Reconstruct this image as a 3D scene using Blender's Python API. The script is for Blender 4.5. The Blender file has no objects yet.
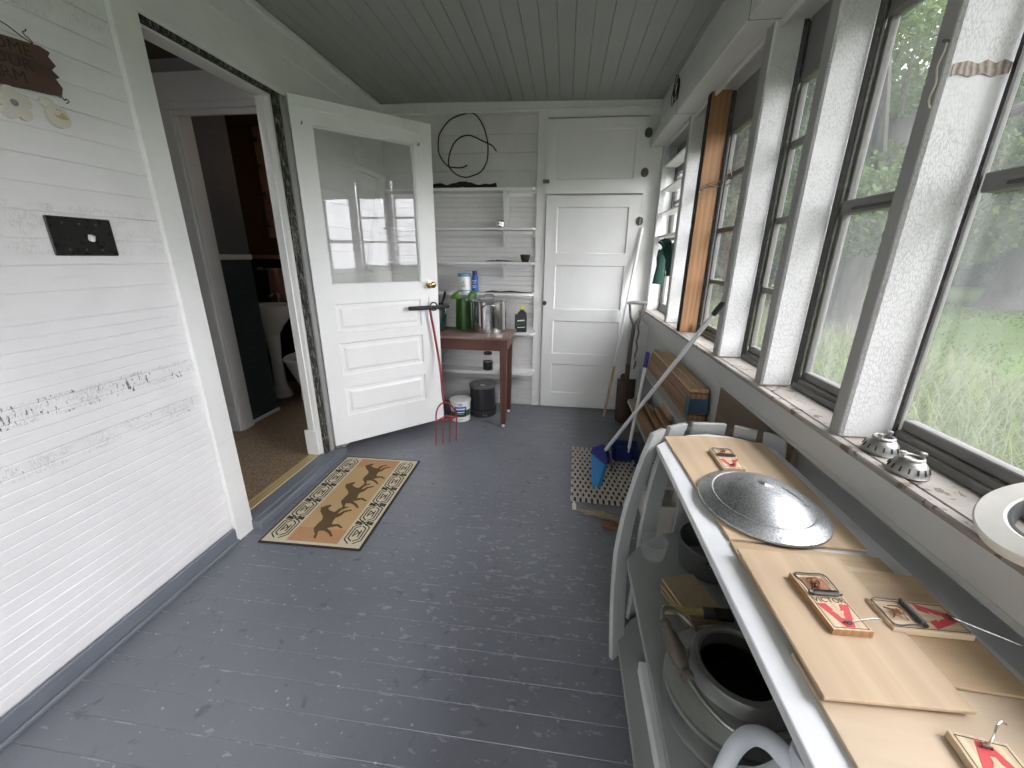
import bpy, bmesh, math, random
from mathutils import Vector, Matrix, Euler
random.seed(7)
S = bpy.context.scene
COL = S.collection
PI = math.pi

# ------------------------------------------------------------------ mesh helper
class MB:
    def __init__(s): s.v=[]; s.f=[]; s.m=[]; s.sm=[]
    def add(s, vs, fs, mat=0, M=None, smooth=False):
        o=len(s.v)
        if M is not None: vs=[tuple(M@Vector(p)) for p in vs]
        s.v+= [tuple(p) for p in vs]
        for f in fs: s.f.append([i+o for i in f]); s.m.append(mat); s.sm.append(smooth)
        return s
    def box(s, x0,x1,y0,y1,z0,z1, mat=0, M=None):
        vs=[(x,y,z) for x in (x0,x1) for y in (y0,y1) for z in (z0,z1)]
        return s.add(vs,[(0,1,3,2),(4,6,7,5),(0,4,5,1),(2,3,7,6),(0,2,6,4),(1,5,7,3)],mat,M)
    def cbox(s, x0,x1,y0,y1,z0,z1, b=.004, mat=0, M=None, seg=1):
        bm=bmesh.new(); bmesh.ops.create_cube(bm,size=1)
        for v in bm.verts: v.co=Vector(((x0+x1)/2+v.co.x*(x1-x0),(y0+y1)/2+v.co.y*(y1-y0),(z0+z1)/2+v.co.z*(z1-z0)))
        bmesh.ops.bevel(bm,geom=bm.edges[:],offset=b,segments=seg,affect='EDGES',profile=.5)
        bm.verts.index_update()
        vs=[tuple(v.co) for v in bm.verts]; fs=[[v.index for v in f.verts] for f in bm.faces]; bm.free()
        return s.add(vs,fs,mat,M,seg>1)
    def prism(s, poly, z0, z1, mat=0, M=None, smooth=False):
        n=len(poly); vs=[(x,y,z0) for x,y in poly]+[(x,y,z1) for x,y in poly]
        fs=[list(range(n))[::-1], [n+i for i in range(n)]]
        s.add(vs,fs,mat,M); 
        o=len(s.v)-2*n
        for i in range(n):
            j=(i+1)%n; s.f.append([o+i,o+j,o+n+j,o+n+i]); s.m.append(mat); s.sm.append(smooth)
        return s
    def flat(s, poly, z, mat=0, M=None):
        return s.add([(x,y,z) for x,y in poly],[list(range(len(poly)))],mat,M)
    def tube(s, pts, r, seg=8, mat=0, M=None, closed=False, cap=True):
        P=[Vector(p) for p in pts]; n=len(P); R=list(r) if isinstance(r,(list,tuple)) else [r]*n
        if 5<=n<=40 and not closed:          # round the path off (Catmull-Rom)
            Q=[];W=[]; kk=4 if n<=20 else 3
            for i in range(n-1):
                p0,p1,p2,p3=P[max(i-1,0)],P[i],P[i+1],P[min(i+2,n-1)]
                for k in range(kk):
                    t=k/kk; Q.append(.5*((2*p1)+(p2-p0)*t+(2*p0-5*p1+4*p2-p3)*t*t+(3*p1-p0-3*p2+p3)*t**3)); W.append(R[i]*(1-t)+R[i+1]*t)
            P=Q+[P[-1]]; R=W+[R[-1]]; n=len(P)
        vs=[]; fs=[]; up=None
        for i in range(n):
            if closed: t=P[(i+1)%n]-P[i-1]
            else: t=P[min(i+1,n-1)]-P[max(i-1,0)]
            t.normalize()
            if up is None:
                up=Vector((0,0,1)) if abs(t.z)<.9 else Vector((1,0,0))
            a=t.cross(up); 
            if a.length<1e-4: a=t.cross(Vector((0,1,0)))
            a.normalize(); b=a.cross(t); up=b
            for k in range(seg):
                w=2*PI*k/seg; vs.append(P[i]+a*math.cos(w)*R[i]+b*math.sin(w)*R[i])
        m=n if closed else n-1
        for i in range(m):
            for k in range(seg):
                i2=(i+1)%n; k2=(k+1)%seg
                fs.append((i*seg+k,i*seg+k2,i2*seg+k2,i2*seg+k))
        if cap and not closed: fs+= [tuple(range(seg)), tuple((n-1)*seg+k for k in range(seg))[::-1]]
        return s.add(vs,fs,mat,M,True)
    def lathe(s, prof, seg=32, mat=0, M=None, c=(0,0,0), sx=1, sy=1, cap=True):
        vs=[]; fs=[]; n=len(prof)
        for r,z in prof:
            for k in range(seg):
                w=2*PI*k/seg; vs.append((c[0]+r*sx*math.cos(w),c[1]+r*sy*math.sin(w),c[2]+z))
        for i in range(n-1):
            for k in range(seg):
                k2=(k+1)%seg; fs.append((i*seg+k,i*seg+k2,(i+1)*seg+k2,(i+1)*seg+k))
        if cap:
            if prof[0][0]>1e-5: fs.append(tuple(range(seg))[::-1])
            if prof[-1][0]>1e-5: fs.append(tuple((n-1)*seg+k for k in range(seg)))
        return s.add(vs,fs,mat,M,True)
    def loft(s, rings, mat=0, M=None, smooth=True, cap=True):
        n=len(rings[0]); vs=[p for r in rings for p in r]; fs=[]
        for i in range(len(rings)-1):
            for k in range(n):
                k2=(k+1)%n; fs.append((i*n+k,i*n+k2,(i+1)*n+k2,(i+1)*n+k))
        if cap: fs+= [tuple(range(n))[::-1], tuple((len(rings)-1)*n+k for k in range(n))]
        return s.add(vs,fs,mat,M,smooth)
    def text(s, txt, size, M, mat=0, depth=.0003, ax='CENTER'):
        cu=bpy.data.curves.new('lettering','FONT'); cu.body=txt; cu.size=size; cu.align_x=ax; cu.align_y='CENTER'; cu.extrude=depth; cu.resolution_u=2
        ob=bpy.data.objects.new('lettering',cu); COL.objects.link(ob)
        dg=bpy.context.evaluated_depsgraph_get(); me=bpy.data.meshes.new_from_object(ob.evaluated_get(dg))
        s.add([tuple(v.co) for v in me.vertices],[list(p.vertices) for p in me.polygons],mat,M)
        bpy.data.objects.remove(ob); bpy.data.curves.remove(cu); bpy.data.meshes.remove(me)
        return s
    def build(s, name, mats, parent=None, world=False, ang=35, recalc=True):
        me=bpy.data.meshes.new(name)
        off=Vector((0,0,0))
        if world and parent is not None: off=parent_loc(parent)
        me.from_pydata([tuple(Vector(p)-off) for p in s.v],[],s.f)
        if not isinstance(mats,(list,tuple)): mats=[mats]
        for m in mats: me.materials.append(m)
        me.polygons.foreach_set('material_index',s.m); me.polygons.foreach_set('use_smooth',s.sm)
        if recalc:
            bm=bmesh.new(); bm.from_mesh(me); bmesh.ops.recalc_face_normals(bm,faces=bm.faces); bm.to_mesh(me); bm.free()
        if any(s.sm): me.set_sharp_from_angle(angle=math.radians(ang))
        me.update()
        o=bpy.data.objects.new(name,me); COL.objects.link(o)
        if parent is not None: o.parent=parent
        return o
def parent_loc(p):
    v=Vector(p.location)
    while p.parent is not None: p=p.parent; v+=Vector(p.location)
    return v
def root(name, label, cat, loc=(0,0,0), rz=0, group=None):
    o=bpy.data.objects.new(name,None); COL.objects.link(o); o.location=loc; o.rotation_euler=(0,0,rz); o.empty_display_size=.05
    o['label']=label; o['category']=cat
    if group: o['group']=group
    return o
def tag(o,label,cat,group=None,kind=None):
    o['label']=label; o['category']=cat
    if group: o['group']=group
    if kind: o['kind']=kind
    return o
def struct(o,label=None):
    o['kind']='structure'
    if label: o['label']=label
    return o
def copy_tree(o,parent=None):
    c=o.copy(); COL.objects.link(c)
    if parent: c.parent=parent
    for ch in o.children: copy_tree(ch,c)
    return c
def T(x=0,y=0,z=0): return Matrix.Translation((x,y,z))
def RX(a): return Matrix.Rotation(a,4,'X')
def RY(a): return Matrix.Rotation(a,4,'Y')
def RZ(a): return Matrix.Rotation(a,4,'Z')
def circ(r,n=24,cx=0,cy=0,a0=0,a1=2*PI,end=False):
    m=n if not end else n-1
    return [(cx+r*math.cos(a0+(a1-a0)*k/m),cy+r*math.sin(a0+(a1-a0)*k/m)) for k in range(n)]

# ------------------------------------------------------------------ materials
class NT:
    def __init__(s,name):
        s.mat=bpy.data.materials.new(name); s.mat.use_nodes=True; s.t=s.mat.node_tree; s.t.nodes.clear()
        s.out=s.t.nodes.new('ShaderNodeOutputMaterial'); s.x=None
    def n(s,typ,**k):
        nd=s.t.nodes.new(typ)
        for a,b in k.items():
            if a in nd.inputs: 
                if hasattr(b,'is_output'): s.t.links.new(b,nd.inputs[a])
                else: nd.inputs[a].default_value=b
            else: setattr(nd,a,b)
        return nd
    def L(s,a,b): s.t.links.new(a,b)
    def co(s,scale=(1,1,1),rot=(0,0,0),loc=(0,0,0)):
        if s.x is None: s.x=s.n('ShaderNodeTexCoord').outputs['Object']
        m=s.n('ShaderNodeMapping'); m.inputs['Scale'].default_value=scale; m.inputs['Rotation'].default_value=rot; m.inputs['Location'].default_value=loc
        s.L(s.x,m.inputs['Vector']); return m.outputs['Vector']
    def noise(s,vec,scale,detail=4,rough=.55,dist=0):
        nd=s.n('ShaderNodeTexNoise',Vector=vec,Scale=scale,Detail=detail,Roughness=rough,Distortion=dist); return nd.outputs['Fac']
    def ramp(s,fac,a,b,ca=(0,0,0,1),cb=(1,1,1,1)):
        r=s.n('ShaderNodeValToRGB',Fac=fac); e=r.color_ramp.elements; e[0].position=a; e[0].color=c4(ca); e[1].position=b; e[1].color=c4(cb); return r.outputs['Color']
    def mix(s,fac,a,b,mode='MIX'):
        m=s.n('ShaderNodeMix',data_type='RGBA',blend_type=mode)
        for inp,v in ((m.inputs['Factor'],fac),(m.inputs[6],a),(m.inputs[7],b)):
            if hasattr(v,'is_output'): s.L(v,inp)
            elif inp.type=='RGBA': inp.default_value=c4(v)
            else: inp.default_value=v
        return m.outputs[2]
    def math(s,op,a,b=0.,c=0.):
        m=s.n('ShaderNodeMath',operation=op)
        for i,v in enumerate((a,b,c)):
            if hasattr(v,'is_output'): s.L(v,m.inputs[i])
            else: m.inputs[i].default_value=v
        return m.outputs[0]
    def sep(s,vec):
        n=s.n('ShaderNodeSeparateXYZ',Vector=vec); return n.outputs
    def bump(s,h,strength=.3,dist=.01):
        b=s.n('ShaderNodeBump',Strength=strength,Distance=dist); s.L(h,b.inputs['Height']); return b.outputs['Normal']
    def bsdf(s,color,rough=.5,metal=0,normal=None,spec=.5,**k):
        p=s.n('ShaderNodeBsdfPrincipled')
        def put(i,v):
            if hasattr(v,'is_output'): s.L(v,p.inputs[i])
            elif p.inputs[i].type=='RGBA': p.inputs[i].default_value=c4(v)
            else: p.inputs[i].default_value=v
        put('Base Color',color); put('Roughness',rough); put('Metallic',metal); put('Specular IOR Level',spec)
        if normal is not None: s.L(normal,p.inputs['Normal'])
        for a,b in k.items(): put(a,b)
        s.L(p.outputs[0],s.out.inputs[0]); return s.mat
def c4(c):
    if hasattr(c,'__len__'): return tuple(c) if len(c)==4 else (c[0],c[1],c[2],1)
    return (c,c,c,1)
def srgb(r,g,b):
    f=lambda u:(u/255/12.92) if u/255<=.04045 else ((u/255+.055)/1.055)**2.4
    return (f(r),f(g),f(b))
def simple(name,col,rough=.5,metal=0,var=.12,scale=30,bump=.05,spec=.5,sc=(1,1,1)):
    m=NT(name); v=m.co(sc); f=m.noise(v,scale); f2=m.noise(v,scale*4,3)
    c=m.mix(f,[x*(1-var) for x in col],[min(1,x*(1+var)) for x in col])
    return m.bsdf(c,m.ramp(f2,.2,.8,c4(max(0,rough-.08)),c4(min(1,rough+.08))),metal,m.bump(f2,bump,.003),spec)
def paint(name,col,rough=.45,dirt=.12,chips=0.,chipcol=(.16,.15,.13),bands=None,bump=.12,crack=0.):
    """old brushed paint with stains and, where asked, chips that show the wood or the coat below"""
    m=NT(name); v=m.co(); x=m.sep(v)
    big=m.noise(v,2.3,6,.6); mid=m.noise(m.co((14,2.5,14)),3,4); fine=m.noise(v,90,3)
    c=m.mix(m.ramp(big,.35,.7),[k*(1-dirt) for k in col],col)
    c=m.mix(m.math('MULTIPLY',m.ramp(mid,.55,.75),dirt),c,(.35,.33,.28))
    h=m.math('ADD',m.math('MULTIPLY',mid,.5),m.math('MULTIPLY',fine,.5))
    if chips>0:
        cn=m.noise(m.co((1,1,1.6)),24,5,.62,.6); wide=m.noise(v,3.1,3)
        fac=m.math('GREATER_THAN',m.math('ADD',cn,m.math('MULTIPLY',m.math('SUBTRACT',wide,.5),.3)),.80-chips)
        if bands:
            tot=None
            for z0,z1,k in bands:
                w=m.math('MULTIPLY',m.math('GREATER_THAN',x[2],z0),m.math('LESS_THAN',x[2],z1))
                w=m.math('MULTIPLY',w,k); tot=w if tot is None else m.math('MAXIMUM',tot,w)
            cn2=m.noise(m.co((40,40,12)),3.,4,.6,.4); patch=m.noise(m.co((1,3,1)),2.2,2)
            f3=m.math('GREATER_THAN',m.math('MULTIPLY',m.math('ADD',m.math('MULTIPLY',cn2,.7),m.math('MULTIPLY',patch,.45)),tot),.655)
            fac=m.math('MAXIMUM',fac,f3)
            vor=m.n('ShaderNodeTexVoronoi',feature='DISTANCE_TO_EDGE',Vector=m.co((190,190,34)),Scale=1.).outputs['Distance']
            line=m.math('MULTIPLY',m.math('LESS_THAN',vor,.10),m.math('MULTIPLY',m.ramp(m.noise(m.co((4,4,9)),3,3),.4,.6),m.math('SUBTRACT',tot,.35)))
            c=m.mix(m.math('MULTIPLY',line,.75),c,(.40,.39,.37))
            h=m.math('SUBTRACT',h,m.math('MULTIPLY',line,.5))
        c=m.mix(fac,c,chipcol); h=m.math('SUBTRACT',h,m.math('MULTIPLY',fac,1.2))
    if crack>0:
        vor=m.n('ShaderNodeTexVoronoi',feature='DISTANCE_TO_EDGE',Vector=m.co((230,230,62)),Scale=1.).outputs['Distance']
        wide=m.ramp(m.noise(v,6,3),.28,.5)
        line=m.math('MULTIPLY',m.math('LESS_THAN',vor,.12),m.math('MULTIPLY',wide,crack))
        c=m.mix(line,c,(.28,.27,.26)); h=m.math('SUBTRACT',h,line)
    return m.bsdf(c,m.ramp(fine,.2,.8,c4(rough-.1),c4(rough+.12)),0,m.bump(h,bump,.004))
def wood(name,a,b,rough=.55,axis=1,scale=1.,knots=0.,bump=.1,grain=1.0):
    m=NT(name); s3=[26*scale]*3; s3[axis]=1.6*scale
    v=m.co(s3); w=m.noise(v,1.6,6,.62,1.2)
    rings=m.n('ShaderNodeTexWave',Vector=m.co([k*.35 for k in s3]),Scale=1.3,Distortion=6.,Detail=3.).outputs['Fac']
    fac=m.mix(.4*grain,w,rings)
    c=m.mix(m.ramp(fac,.25,.75),a,b)
    big=m.noise(m.co(),5,3); c=m.mix(m.math('MULTIPLY',big,.25),c,[k*.75 for k in a])
    if knots>0:
        ks=[7.]*3; ks[axis]=2.4
        vr=m.n('ShaderNodeTexVoronoi',feature='F1',Vector=m.co(ks),Scale=1.).outputs['Distance']
        c=m.mix(m.ramp(vr,.05,.13,c4(knots),c4(0)),c,[k*.35 for k in a])
    return m.bsdf(c,rough,0,m.bump(w,bump,.003))
def metal(name,col,rough,var=.1,scale=40,bump=.03,blot=0,blotcol=(.2,.2,.2)):
    m=NT(name); v=m.co(); f=m.noise(v,scale,4); b=m.noise(v,9,5,.65,.5)
    c=m.mix(f,[k*(1-var) for k in col],col); r=m.ramp(f,.2,.8,c4(max(.03,rough-.08)),c4(rough+.1)); mt=1.
    if blot>0:
        bf=m.math('MULTIPLY',m.ramp(b,.45,.65),blot); c=m.mix(bf,c,blotcol); mt=m.math('SUBTRACT',1.,m.math('MULTIPLY',bf,.6))
    return m.bsdf(c,r,mt,m.bump(f,bump,.002))
def glassy(name,haze=.08,hazecol=(.8,.83,.82),refl=.9,tint=(1,1,1),rough=.02,streak=True):
    """thin pane: clear, a fresnel reflection, and a film of dust that scatters the daylight"""
    m=NT(name); tr=m.n('ShaderNodeBsdfTransparent',Color=c4(tint)); gl=m.n('ShaderNodeBsdfGlossy',Roughness=rough,Color=(1,1,1,1))
    fc=m.n('ShaderNodeLayerWeight',Blend=.5).outputs['Facing']; fr=m.math('ADD',.022,m.math('MULTIPLY',.6,m.math('POWER',fc,5.)))
    mx=m.n('ShaderNodeMixShader'); m.L(m.math('MULTIPLY',fr,refl),mx.inputs[0]); m.L(tr.outputs[0],mx.inputs[1]); m.L(gl.outputs[0],mx.inputs[2])
    tl=m.n('ShaderNodeBsdfTranslucent',Color=c4(hazecol)); df=m.n('ShaderNodeBsdfDiffuse',Color=c4(hazecol)); dm=m.n('ShaderNodeMixShader',Fac=.25)
    m.L(tl.outputs[0],dm.inputs[1]); m.L(df.outputs[0],dm.inputs[2])
    n=m.noise(m.co((2,3,1.2)),3.,6,.65); f=m.math('MULTIPLY',m.ramp(n,.2,.85,c4(.35),c4(1.5)),haze)
    m2=m.n('ShaderNodeMixShader'); m.L(f,m2.inputs[0]); m.L(mx.outputs[0],m2.inputs[1]); m.L(dm.outputs[0],m2.inputs[2])
    m.L(m2.outputs[0],m.out.inputs[0]); return m.mat

WALL=(.785,.775,.77); 
M={}
M['wall_left']=paint('old white wall paint',WALL,.42,.10,.02,(.15,.145,.135),[(.765,.83,.93),(.93,1.0,.99),(1.44,1.60,.80),(2.14,2.28,.72)],.15)
M['wall_far']=paint('white shiplap paint',(.70,.69,.675),.45,.16,.02,(.2,.19,.17))
M['white']=paint('white trim paint',(.80,.80,.775),.38,.10,.012,(.2,.19,.16))
M['door']=paint('white door paint',(.82,.82,.80),.33,.07,.006,(.3,.29,.27),bump=.06)
M['post']=paint('crazed white post paint',(.74,.74,.735),.5,.08,.03,(.13,.11,.09),bump=.3,crack=.34)
M['post_grey']=paint('grey post edge paint',(.36,.36,.345),.5,.15,.02,(.10,.09,.07))
M['beam']=paint('off white beam paint',(.62,.62,.59),.45,.15,.02,(.25,.23,.2))
M['ceiling']=paint('grey ceiling paint',(.33,.345,.32),.55,.08,.0)
M['apron']=paint('pale grey wall paint',(.56,.565,.55),.5,.12,.02,(.16,.15,.13))
M['sill']=paint('worn sill paint',(.42,.385,.34),.65,.45,.20,(.13,.095,.065),bump=.5)
M['base']=paint('grey floor paint on trim',(.16,.175,.205),.4,.15,.01,(.3,.3,.3))
def rot():
    m=NT('rotten jamb'); n=m.noise(m.co((60,60,14)),1.3,7,.75,.8); c=m.mix(m.ramp(n,.50,.60),(.02,.019,.016),(.25,.24,.215)); return m.bsdf(c,.85,0,m.bump(n,1.,.01))
M['jamb_rot']=rot()
M['shelf_paint']=paint('white painted shelf',(.80,.80,.785),.4,.12,.03,(.30,.28,.24))
M['low_paint']=paint('pale grey shelf paint',(.46,.465,.455),.45,.15,.02,(.2,.19,.17))
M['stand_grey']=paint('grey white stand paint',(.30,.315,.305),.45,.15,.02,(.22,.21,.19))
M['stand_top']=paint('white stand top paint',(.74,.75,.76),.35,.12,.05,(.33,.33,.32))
def floor_mat():
    m=NT('grey floor paint'); v=m.co(); x=m.sep(v)
    big=m.noise(v,1.1,5,.6); c=m.mix(m.ramp(big,.3,.7),(.128,.134,.155),(.172,.180,.203))
    cn=m.noise(m.co((1.,1.6,1)),26,5,.65,.4); wide=m.noise(m.co((1,1,1),loc=(3,1,0)),1.3,4,.6)
    fac=m.math('GREATER_THAN',m.math('ADD',cn,m.math('MULTIPLY',m.math('SUBTRACT',wide,.5),.55)),.735)
    pale=m.mix(m.noise(v,40,2),(.24,.255,.28),(.36,.365,.37))
    ctr=m.n('ShaderNodeVectorMath',operation='DISTANCE'); m.L(v,ctr.inputs[0]); ctr.inputs[1].default_value=(-.15,1.5,0); near=m.ramp(ctr.outputs['Value'],.1,1.25,c4(.078),c4(0))
    cn2=m.noise(m.co((1.,2.2,1),loc=(5,2,0)),15,6,.68,.3); fac2=m.math('GREATER_THAN',m.math('ADD',cn2,near),.645)
    c=m.mix(m.math('MULTIPLY',fac2,.6),c,pale); c=m.mix(m.math('MULTIPLY',fac,.75),c,pale)
    dk=m.noise(v,13,4,.6,.3); c=m.mix(m.math('MULTIPLY',m.ramp(dk,.62,.7),.5),c,(.05,.052,.056))
    # worn edges of the boards: a pale broken line beside each joint
    fr=m.math('FRACT',m.math('DIVIDE',m.math('ADD',x[1],10.),.0975))
    edge=m.math('LESS_THAN',m.math('ABSOLUTE',m.math('SUBTRACT',fr,.965)),.028)
    brk=m.ramp(m.noise(m.co((3.2,1,1)),2.4,6,.75),.53,.60)
    c=m.mix(m.math('MULTIPLY',m.math('MULTIPLY',edge,brk),.6),c,(.36,.37,.38))
    sp=m.n('ShaderNodeTexVoronoi',feature='F1',Vector=v,Scale=17.).outputs['Distance']
    c=m.mix(m.math('LESS_THAN',sp,.075),c,(.34,.33,.28))
    return m.bsdf(c,m.ramp(m.noise(v,6,5),.3,.7,c4(.30),c4(.48)),0,m.bump(m.noise(v,45,4),.18,.004),.5)
M['floor']=floor_mat()
def vinyl():
    m=NT('speckled brown vinyl'); v=m.co(); n=m.noise(v,130,2,.7); c=m.mix(m.ramp(n,.4,.6),(.10,.068,.045),(.32,.235,.15))
    return m.bsdf(c,.45,0,m.bump(n,.05,.002))
M['vinyl']=vinyl()
M['strip_brass']=wood('yellow wood strip',(.36,.27,.12),(.5,.39,.2),.45)
M['pine']=wood('raw pine post',(.24,.115,.05),(.41,.23,.11),.55,2,.8,.9,.1,.5)
M['ply']=wood('pale plywood',(.50,.36,.225),(.64,.48,.33),.6,1,.55,0,.06,.45)
M['ply_dark']=wood('tan hardboard',(.46,.32,.19),(.56,.41,.26),.6,0,1.4,0,.04,.2)
M['ply_pale']=wood('cream plywood',(.56,.43,.30),(.66,.53,.39),.6,0,.6,0,.04,.4)
M['ply_old']=wood('knotty old plywood',(.15,.10,.062),(.31,.22,.145),.6,1,.6,.8,.1,1.4)
M['lumber']=wood('old brown boards',(.24,.13,.06),(.44,.27,.14),.6,1,1.,.5)
M['lumber_pale']=wood('newer tan boards',(.54,.36,.19),(.70,.51,.31),.6,1,1.,.4)
M['table_wood']=wood('red brown table wood',(.065,.020,.013),(.135,.045,.028),.4,2,1.,0)
M['apron_wood']=wood('red brown apron wood',(.065,.020,.013),(.135,.045,.028),.4,0,1.,0)
M['can_inside']=simple('dark tarnished inside',(.03,.028,.024),.7)  # near-black colour puts the shade inside the can mouth
M['table_top']=wood('worn table top',(.16,.10,.08),(.30,.22,.19),.5,0,.8,0)
M['stick_wood']=wood('wooden pole',(.48,.33,.17),(.62,.46,.27),.5,2)
M['sign_wood']=wood('dark brown sign wood',(.055,.026,.016),(.12,.062,.04),.65,1,1.6)
M['handle_wood']=wood('dark turned grip',(.07,.055,.045),(.13,.105,.085),.5,1)
M['card']=simple('brown card',(.36,.27,.17),.8,0,.25,60,.2)
M['black']=simple('black plastic',(.018,.018,.02),.35)
M['plate_black']=simple('black bakelite',(.012,.011,.011),.3,0,.3,12,.05,.3)
M['black_matte']=simple('black rubber',(.02,.02,.021),.7)
M['iron']=metal('dark iron',(.16,.15,.14),.45)
M['iron_rust']=simple('rusty steel',(.075,.052,.040),.6,.4,.35,25,.3)
M['steel']=metal('stainless steel',(.72,.72,.71),.16,.08,20,.01)
M['chrome']=metal('bright wire',(.6,.58,.55),.25)
M['alu']=metal('dull cast aluminium',(.56,.57,.58),.42,.25,130,.35,.6,(.20,.21,.22))
def lidmat():
    m=NT('speckled grey metal'); v=m.co(); n=m.noise(v,240,3,.7); b=m.noise(v,11,5,.65,.5); f=m.mix(.45,n,b)
    c=m.mix(m.ramp(f,.38,.62),(.26,.265,.27),(.66,.67,.68)); return m.bsdf(c,m.ramp(f,.35,.65,c4(.50),c4(.32)),.95,m.bump(n,.25,.003))
M['lid_metal']=lidmat()
M['tin']=metal('matte pressed tin',(.47,.46,.44),.45,.25,60,.1,.4,(.22,.21,.2))
M['alu_dark']=metal('tarnished aluminium pot',(.36,.36,.36),.38,.2,30,.06,.35,(.12,.12,.12))
M['galv']=metal('grey galvanised can',(.30,.305,.285),.5,.2,25,.08,.5,(.12,.115,.10))
M['frame']=paint('grey aluminium window frame',(.175,.170,.16),.4,.2,.02,(.1,.095,.09))
M['frame_dark']=paint('dark window channel',(.045,.043,.04),.5,.2,0)
M['panel_grey']=simple('grey fibre panel',(.20,.20,.195),.7)
M['brass']=metal('brass knob',(.78,.60,.26),.22)
M['red']=simple('dark red enamel',(.22,.022,.03),.35,0,.2)
M['red_print']=simple('red print',(.62,.06,.065),.55)
M['ink']=simple('black print',(.02,.017,.015),.6)
M['white_print']=simple('white print',(.82,.80,.74),.55)
M['trap_wood']=wood('trap wood',(.62,.45,.28),(.76,.60,.42),.6,1,2.)
M['trap_edge']=wood('trap edge wood',(.34,.17,.075),(.46,.25,.12),.6,1,2.)
M['copper']=metal('rusted trap pedal',(.38,.2,.12),.5,.3,60,.2)
M['green']=simple('green plastic',(.025,.090,.012),.35,0,.15)
M['green_pale']=simple('pale green plastic',(.10,.23,.05),.4)
M['green_dark']=simple('dark green enamel',(.018,.038,.034),.3)
M['glove']=simple('dark green knitted cotton',(.012,.055,.042),.9,0,.3,140,.4)
M['blue']=simple('royal blue plastic',(.016,.022,.16),.4)
M['navy']=simple('navy blue plastic',(.014,.024,.13),.4)
M['bristle']=simple('light blue bristles',(.04,.23,.52),.6,0,.35,220,.6,sc=(1,1,.05))
M['blue_tape']=simple('blue tape',(.05,.10,.16),.6,0,.3)
M['blue_can']=simple('blue can',(.02,.10,.42),.35,0,.3,60)
M['cyan']=simple('teal blue label',(.09,.26,.36),.4)
M['white_plastic']=simple('white plastic',(.78,.78,.76),.4)
M['milky']=simple('milky white plastic',(.70,.72,.76),.35,0,.05)
M['white_pole']=simple('white enamelled tube',(.78,.78,.78),.35,0,.05)
M['cream']=simple('cream plastic',(.72,.70,.64),.5)
M['yellow']=simple('yellow plastic',(.65,.62,.04),.4)
M['tan_handle']=simple('worn yellow wood',(.45,.36,.14),.5)
M['straw']=simple('straw bristles',(.42,.33,.20),.8,0,.3,200,.5)
M['bark']=simple('grey bark',(.05,.046,.042),.9,0,.7,9,1.,sc=(1,1,.25))
M['twig']=simple('dark dead branch',(.03,.024,.018),.9,0,.5,40,.6)
M['vine']=simple('dark wire',(.018,.012,.008),.6)
M['string']=simple('pale string',(.60,.55,.44),.8)
M['mat_link']=simple('beige rubber links',(.50,.45,.385),.8,0,.3,60,.2)
M['rug_tan']=simple('tan rug pile',(.46,.305,.145),.95,0,.2,260,.5)
M['rug_rust']=simple('rust rug pile',(.43,.235,.11),.95,0,.2,260,.5)
M['rug_cream']=simple('cream rug border',(.56,.49,.35),.95,0,.15,260,.5)
M['rug_brown']=simple('brown rug pile',(.10,.058,.02),.95,0,.3,260,.5)
M['rug_black']=simple('black rug pile',(.025,.022,.02),.95,0,.2,260,.4)
M['terracotta']=simple('brick brown wood',(.22,.095,.05),.8,0,.3)
M['porcelain']=simple('white porcelain',(.75,.75,.73),.15,0,.02)
M['teal']=paint('dark teal wainscot',(.028,.052,.058),.5,.1)
M['slate']=paint('slate blue wall',(.10,.11,.125),.6,.1)
M['orange_wall']=paint('brown orange wall',(.16,.085,.03),.6,.1)
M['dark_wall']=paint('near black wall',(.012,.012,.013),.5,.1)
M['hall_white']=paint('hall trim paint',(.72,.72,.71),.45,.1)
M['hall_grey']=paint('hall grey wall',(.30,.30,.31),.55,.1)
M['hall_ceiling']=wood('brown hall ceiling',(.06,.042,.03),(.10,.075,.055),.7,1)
M['peach']=paint('peach painted board',(.42,.22,.13),.5,.1)
M['pink']=simple('pink towel',(.50,.25,.21),.95,0,.15,200,.5)
M['concrete']=simple('house concrete',(.35,.34,.32),.8)
M['flower_white']=paint('aged white cutout',(.66,.62,.54),.6,.2,.02,(.4,.33,.25))
M['pane']=glassy('dusty window pane',.035)
M['pane_low']=glassy('dirty lower storm pane',.055)
M['pane_near']=glassy('dirty storm pane',.045)
M['door_glass']=glassy('door pane',.05,refl=1.1,rough=.01)
M['clear']=glassy('clear jar glass',.05,refl=1.4)
M['hazy']=glassy('frosted tumbler',.22,refl=1.,rough=.2)
SKY_LO, SKY_HI, EXPO = .7, 6.5, 1.75
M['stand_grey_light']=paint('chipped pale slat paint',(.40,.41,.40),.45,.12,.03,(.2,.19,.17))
# ------------------------------------------------------------------ the setting
XL, YF, ZC = -1.66, 3.82, 2.69
YB = -2.1
def ceil_z(x): return ZC-.018*(x+1.66)
def board_profile(a0,a1,pitch,deep=.004,beads=1,w=.0035):
    """(height along the wall, depth) outline of tongue and groove boards with beads between the joints"""
    out=[]; k=0; step=pitch/(beads+1); a=a0
    out.append((a0,0))
    a=a0+step; k=1
    while a<a1-w*1.5:
        d=deep if k%(beads+1)==0 else deep*.55
        out+=[(a-w,0),(a,d),(a+w,0)]; a+=step; k+=1
    out.append((a1,0)); return out
def board_wall(mb, prof, fn, t0, t1, nseg=1, mat=0):
    vs=[]; fs=[]
    for t in (t0,t1):
        for a,d in prof: vs.append(fn(a,d,t))
    n=len(prof)
    for i in range(n-1): fs.append((i,i+1,n+i+1,n+i))
    mb.add(vs,fs,mat)

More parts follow.
